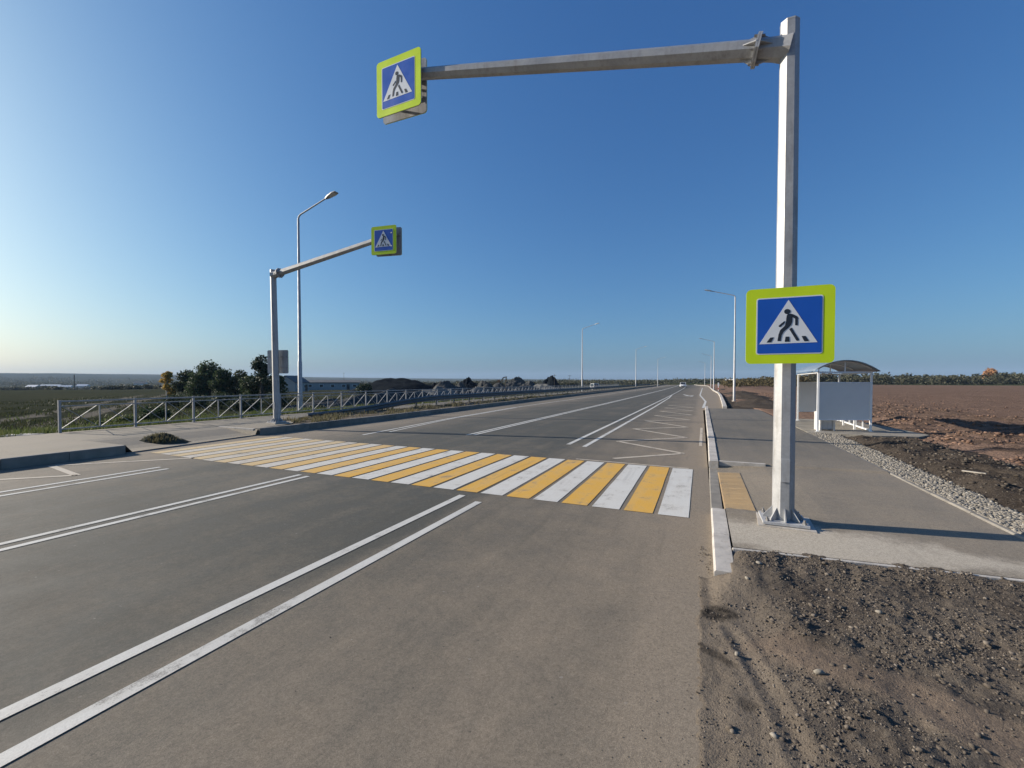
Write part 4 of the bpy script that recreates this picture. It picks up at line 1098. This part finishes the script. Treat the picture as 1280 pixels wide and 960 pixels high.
V, F = blades(42000, f_weed, .08, .26); o = np_mesh('weeds', V, F, M['weed']); tag(o, 'dark rough weeds over the waste ground behind the far fence', 'weeds', kind='stuff')
V, F = blades(30000, f_left, .06, .30); o = np_mesh('grass', V, F, M['grass']); tag(o, 'rough green grass growing behind the far fence', 'grass', kind='stuff')
def f_verge():
    while True:
        y = 11.5+RS.uniform(0, 1)**1.6*40; x = RS.uniform(-15.6, kerbx(y)-.2)
        if y < 14 and x < -14.8: continue
        if fbm(x, y, .8, 3) > .08: return x, y, vz(x, y)-.02, 1.0
V, F = blades(1300, f_sh, .06, .17); o = np_mesh('weed_tuft', V, F, M['drygrass'], sh); o['kind'] = 'stuff'
V, F = blades(5200, f_verge, .05, .24); o = np_mesh('verge_grass', V, F, M['drygrass']); tag(o, 'dry tufts on the earth strip below the guardrail', 'grass', kind='stuff')

# ------------------------------------------------------------------ far buildings and vehicles
M['wallgrey'] = simple('grey block wall', (.30, .31, .31), .9, 0, .12, .6)
M['wallpale'] = simple('pale plaster', (.55, .54, .50), .9, 0, .1, .6)
M['slate'] = simple('dark roofing', (.10, .105, .11), .8, 0, .15, .8)
M['roofwhite'] = simple('pale sheet roof', (.62, .63, .64), .5, 0, .08, .8)
M['lath'] = simple('weathered lath', (.36, .33, .28), .8, 0, .2, 8)
M['dark'] = simple('dark opening', (.02, .022, .025), .4, 0, .1, 2)
M['glass'] = simple('window glass', (.03, .04, .05), .1, 0, .1, 2)
def house(name, u, dep, Ln, W, H, rh, wall, roof, label, nwin, ang, group=None, z=None, gable=True):
    x, y = at(u, dep); z = gz(x, y)-.1 if z is None else z
    g = empty(name, (x, y, z), ang); tag(g, label, 'building', group)
    mb = MB(); mb.box((0, 0, H/2), (Ln, W, H))
    if gable: mb.prism([(-W/2+.02, H), (W/2-.02, H), (0, H+rh-.05)], -Ln/2+.02, Ln/2-.02, 0, Matrix(((0, 0, 1, 0), (1, 0, 0, 0), (0, 1, 0, 0), (0, 0, 0, 1))))
    mb.build('wall', wall, g)
    mb = MB()
    if gable:
        for s_ in (-1, 1): mb.add([(-Ln/2-.25, s_*(W/2+.3), H-.18), (Ln/2+.25, s_*(W/2+.3), H-.18), (Ln/2+.25, 0, H+rh), (-Ln/2-.25, 0, H+rh), (-Ln/2-.25, s_*(W/2+.3), H-.06), (Ln/2+.25, s_*(W/2+.3), H-.06), (Ln/2+.25, 0, H+rh+.14), (-Ln/2-.25, 0, H+rh+.14)],
                             [(0, 1, 2, 3), (4, 7, 6, 5), (0, 4, 5, 1), (1, 5, 6, 2), (0, 3, 7, 4)])
    else: mb.box((0, 0, H+.1), (Ln+.5, W+.5, .2))
    mb.build('roof', roof, g)
    for k in range(nwin):
        xx = -Ln/2+Ln*(k+.5)/nwin
        mb = MB(); mb.box((xx, -W/2-.02, H*.55), (min(1.3, Ln/nwin*.5), .08, .95)); f = mb.build('window', M['post_white'], g)
        mb = MB(); mb.box((xx, -W/2-.065, H*.55), (min(1.1, Ln/nwin*.42), .03, .78)); mb.build('pane', M['glass'], f)
    mb = MB(); mb.box((Ln*.32, -W/2-.03, 1.0), (.9, .07, 2.0)); mb.build('door', M['dark'], g)
    return g
house('long_shed', 409, 150, 21, 7, 2.75, .6, M['wallgrey'], M['slate'], 'long low grey shed with small windows behind the fence', 6, R(46), gable=True)
house('gabled_house', 366, 122, 5.5, 6, 2.7, 1.7, M['wallgrey'], M['slate'], 'grey gabled house between the gantry pole and the tall street lamp', 2, R(100))
for k, (u, dep, Ln, H, rh, ang, rf, lab) in enumerate(((42, 520, 11, 3.0, 2.2, 30, 'roofwhite', 'small far white-roofed house, leftmost in the valley'), (80, 560, 16, 3.2, 1.6, 50, 'roofwhite', 'wider white-roofed farm building right of the far mast'),
        (64, 640, 22, 3.5, 1.4, 45, 'roofwhite', 'long pale-roofed barn farther back in the valley'), (104, 600, 12, 3.4, 2.2, 40, 'roofwhite', 'small pale barn right of the farm buildings'), (176, 700, 16, 6.5, 2.5, 40, 'slate', 'tall pale building far behind the golden birch'))):
    house('farm_building', u, dep, Ln, 9, H, rh, M['wallpale'], M[rf], lab, 3, R(ang), 'farm buildings in the valley')
for k, (u, lab) in enumerate(((909, 'tiny white shed at the wood edge, left one of the pair'), (915, 'tiny white shed at the wood edge, right one of the pair'))):
    house('white_shed', u, 210+14*k, 2.6, 2.5, 1.9, .8, M['wallpale'], M['roofwhite'], lab, 1, R(-20), 'white sheds at the wood edge', z=.1)

# delineator post
x, y = at(898, 77); dp = empty('marker_post', (x, y, .05)); tag(dp, 'thin white and red marker post on the soil beside the bay kerb', 'marker post')
mb = MB(); mb.tube([(0, 0, -.1), (0, 0, 1.5)], .04, 8); mb.build('post', M['post_white'], dp)
mb = MB(); mb.box((0, -.03, 1.15), (.22, .03, .55)); mb.build('plate', M['film_white'], dp)
M['red'] = simple('red paint', (.55, .05, .03), .5, 0, .1, 4)
mb = MB(); mb.tube([(0, 0, .25), (0, 0, .55)], .046, 8); mb.build('red_band', M['red'], dp)

def pole(u, dep, h, r, label, arms=True, z=None):
    x, y = at(u, dep); z = gz(x, y) if z is None else z
    g = empty('utility_pole', (x, y, z-.2)); tag(g, label, 'utility pole', 'utility poles behind the fence')
    mb = MB(); mb.tube([(0, 0, 0), (0, 0, h)], [r, r*.7], 8); mb.build('post', M['bark'], g)
    mb = MB(); mb.bar((-.7, .0, h-.35), (.7, .0, h-.35), .1); mb.build('crossarm', M['bark'], g)
pole(632, 60, 2.9, .07, 'short dark pole standing up beside the excavator'); pole(93, 420, 14.5, .5, 'tall far mast among the valley farm buildings')
pole(367, 135, 4.4, .07, 'thin pole behind the grey gabled house'); pole(430, 300, 9.5, .12, 'thin far pole above the long shed'); pole(693, 150, 5.5, .07, 'thin pole beside the dark rounded heap'); pole(742-30, 170, 5.5, .07, 'thin pole left of the mid-distance street lamp')

# car coming towards us
M['carwhite'] = simple('white car paint', (.70, .71, .72), .25, 0, .03, 2); M['tyre'] = simple('tyre rubber', (.02, .02, .02), .8, 0, .2, 9); M['lampglass'] = simple('headlamp glass', (.75, .76, .78), .15, 0, .05, 9)
def loft(secs, mi=0):
    mb = MB(); vs = []; n = len(secs[0])
    for s_ in secs: vs += s_
    fs = [tuple(range(n))[::-1], tuple(range((len(secs)-1)*n, len(secs)*n))]
    for i in range(len(secs)-1):
        for k in range(n): fs.append((i*n+k, i*n+(k+1) % n, (i+1)*n+(k+1) % n, (i+1)*n+k))
    mb.add(vs, fs, mi, True); return mb
def vehicle(name, loc, rz, Ln, W, H, label, cat, hood=.28, cabin=(.22, .92), col='carwhite', belt=.55):
    g = empty(name, loc, rz); tag(g, label, cat)
    sec = lambda y, hw, z0, z1: [(-hw*.92, y, z0), (hw*.92, y, z0), (hw, y, (z0+z1)/2), (hw*.93, y, z1), (-hw*.93, y, z1), (-hw, y, (z0+z1)/2)]
    hw = W/2; bz = H*belt
    loft([sec(-Ln/2, hw*.82, .3, bz*.82), sec(-Ln/2+.25, hw, .22, bz*.92), sec(-Ln/2+Ln*hood, hw, .2, bz), sec(Ln/2-.3, hw, .2, bz), sec(Ln/2, hw*.88, .32, bz*.9)]).build('body', M[col], g)
    y0, y1 = -Ln/2+Ln*cabin[0], -Ln/2+Ln*cabin[1]; tw = hw*.78
    mb = MB(); vs = [(-hw*.9, y0, bz), (hw*.9, y0, bz), (hw*.9, y1, bz), (-hw*.9, y1, bz), (-tw, y0+.55, H), (tw, y0+.55, H), (tw, y1-.3, H), (-tw, y1-.3, H)]
    mb.add(vs, [(0, 1, 5, 4), (1, 2, 6, 5), (2, 3, 7, 6), (3, 0, 4, 7), (4, 5, 6, 7)]); mb.build('cabin', M[col], g)
    def quadin(a, b, c, d_, nm, off):
        P4 = [Vector(vs[i]) for i in (a, b, c, d_)]; cc = sum(P4, Vector())/4; P4 = [cc+(p-cc)*.86+Vector(off) for p in P4]
        nrm = (P4[1]-P4[0]).cross(P4[2]-P4[1]).normalized()*.01
        mb = MB(); mb.add([p+nrm for p in P4]+[p-nrm for p in P4], [(0, 1, 2, 3), (7, 6, 5, 4), (0, 4, 5, 1), (1, 5, 6, 2), (2, 6, 7, 3), (3, 7, 4, 0)]); mb.build(nm, M['glass'], g)
    quadin(0, 1, 5, 4, 'windscreen', (0, -.012, .004)); quadin(1, 2, 6, 5, 'side_window', (.012, 0, .003)); quadin(3, 0, 4, 7, 'side_window', (-.012, 0, .003)); quadin(2, 3, 7, 6, 'rear_window', (0, .012, .003))
    for sx in (-1, 1):
        mb = MB(); mb.box((sx*hw*.66, -Ln/2-.005+.05, bz*.72), (hw*.36, .12, .13)); mb.build('headlight', M['lampglass'], g)
        for yy_ in (-Ln/2+Ln*.19, Ln/2-Ln*.19):
            mb = MB(); mb.tube([(sx*(hw-.17), yy_, .32), (sx*(hw+.01), yy_, .32)], .32, 16); wv = mb.build('wheel', M['tyre'], g)
            mb = MB(); mb.tube([(sx*(hw+.011), yy_, .32), (sx*(hw+.02), yy_, .32)], .19, 12); mb.build('rim', M['galv2'], wv)
    mb = MB(); mb.box((0, -Ln/2+.02, bz*.5), (hw*1.1, .08, .16)); mb.build('grille', M['dark'], g)
    return g
vehicle('car', (-4.75, 135, .0), R(2), 4.4, 1.8, 1.5, 'white car driving towards the viewer far down the road', 'car')
x, y = at(743.5, 131); vehicle('van', (x, y, gz(x, y)+.02), R(30), 4.6, 1.9, 2.05, 'pale van parked beyond the guardrail near a street lamp', 'van', hood=.16, cabin=(.08, .98), belt=.5)

# excavator at work among the heaps
M['exc'] = simple('rusty orange machine paint', (.30, .15, .06), .6, 0, .2, 2)
x, y = at(621, 170); ex = empty('excavator', (x, y, gz(x, y)+.4), R(25)); tag(ex, 'rust orange excavator with raised boom among the heaps', 'excavator')
for sy in (-1, 1):
    mb = MB(); mb.prism([(-1.7, .25), (-1.4, 0), (1.4, 0), (1.7, .25), (1.7, .55), (1.4, .8), (-1.4, .8), (-1.7, .55)], -.28, .28, 0, Matrix.Translation((0, sy*1.05, 0)) @ Matrix(((1, 0, 0, 0), (0, 0, -1, 0), (0, 1, 0, 0), (0, 0, 0, 1)))); mb.build('track', M['tyre'], ex)
mb = MB(); mb.prism([(-1.9, .9), (1.2, .9), (1.2, 1.5), (.4, 1.9), (-1.7, 1.9), (-1.9, 1.6)], -1.2, 1.2, 0, Matrix(((1, 0, 0, 0), (0, 0, -1, 0), (0, 1, 0, 0), (0, 0, 0, 1)))); mb.build('body', M['exc'], ex)
mb = MB(); mb.prism([(.1, 1.5), (1.4, 1.5), (1.3, 2.7), (.2, 2.85)], -1.15, -.2, 0, Matrix(((1, 0, 0, 0), (0, 0, -1, 0), (0, 1, 0, 0), (0, 0, 0, 1)))); cb = mb.build('cab', M['exc'], ex)
mb = MB(); mb.box((.8, 1.16, 2.2), (.8, .03, .7)); mb.box((1.39, .68, 2.2), (.03, .75, .7)); mb.build('window', M['glass'], cb)
mb = MB(); mb.bar((1.1, 0, 1.4), (2.6, 0, 3.6), .38, .45); mb.bar((2.5, 0, 3.6), (3.9, 0, 3.9), .36, .40); mb.build('boom', M['exc'], ex)
mb = MB(); mb.bar((3.8, 0, 4.0), (4.0, 0, 1.9), .3, .34); mb.build('stick', M['exc'], ex)
mb = MB(); mb.prism([(3.75, 1.9), (4.3, 1.9), (4.35, 1.4), (4.0, 1.1), (3.6, 1.3)], -.5, .5, 0, Matrix(((1, 0, 0, 0), (0, 0, -1, 0), (0, 1, 0, 0), (0, 0, 0, 1)))); mb.build('bucket', M['dark'], ex)

# a lath and a slab lying about
mb = MB(); mb.bar((4.02, 9.62, soilz(4.02, 9.62)+.03), (4.24, 9.45, soilz(4.24, 9.45)+.035), .04, .015); o = mb.build('wooden_lath', M['lath']); tag(o, 'pale broken lath lying on the dark soil bank', 'lath')
mb = MB(); mb.box((-17.7, 5.7, .16), (.7, .5, .08), rz=.5); mb.box((-18.2, 5.35, .10), (.5, .4, .07), rz=1.0); o = mb.build('concrete_slab', M['kerb']); tag(o, 'broken pale concrete slab on the grass by the fence end', 'slab')

# ------------------------------------------------------------------ haze
hz = MB(); hz.box((0, 3000, 55), (13400, 7400, 160)); 
def haze_mat():
    m = bpy.data.materials.new('haze air'); m.use_nodes = True; nt = m.node_tree
    nt.nodes.remove(nt.nodes['Principled BSDF'])
    v = nt.nodes.new('ShaderNodeVolumePrincipled'); v.inputs['Color'].default_value = (.54, .74, 1.0, 1)
    v.inputs['Density'].default_value = HAZE; v.inputs['Anisotropy'].default_value = .0
    nt.links.new(v.outputs[0], nt.nodes['Material Output'].inputs['Volume']); return m
HAZE = 1.0e-4
if HAZE > 0: o = hz.build('haze', haze_mat()); tag(o, kind='stuff'); o['label'] = 'thin pale haze lying over the far country'
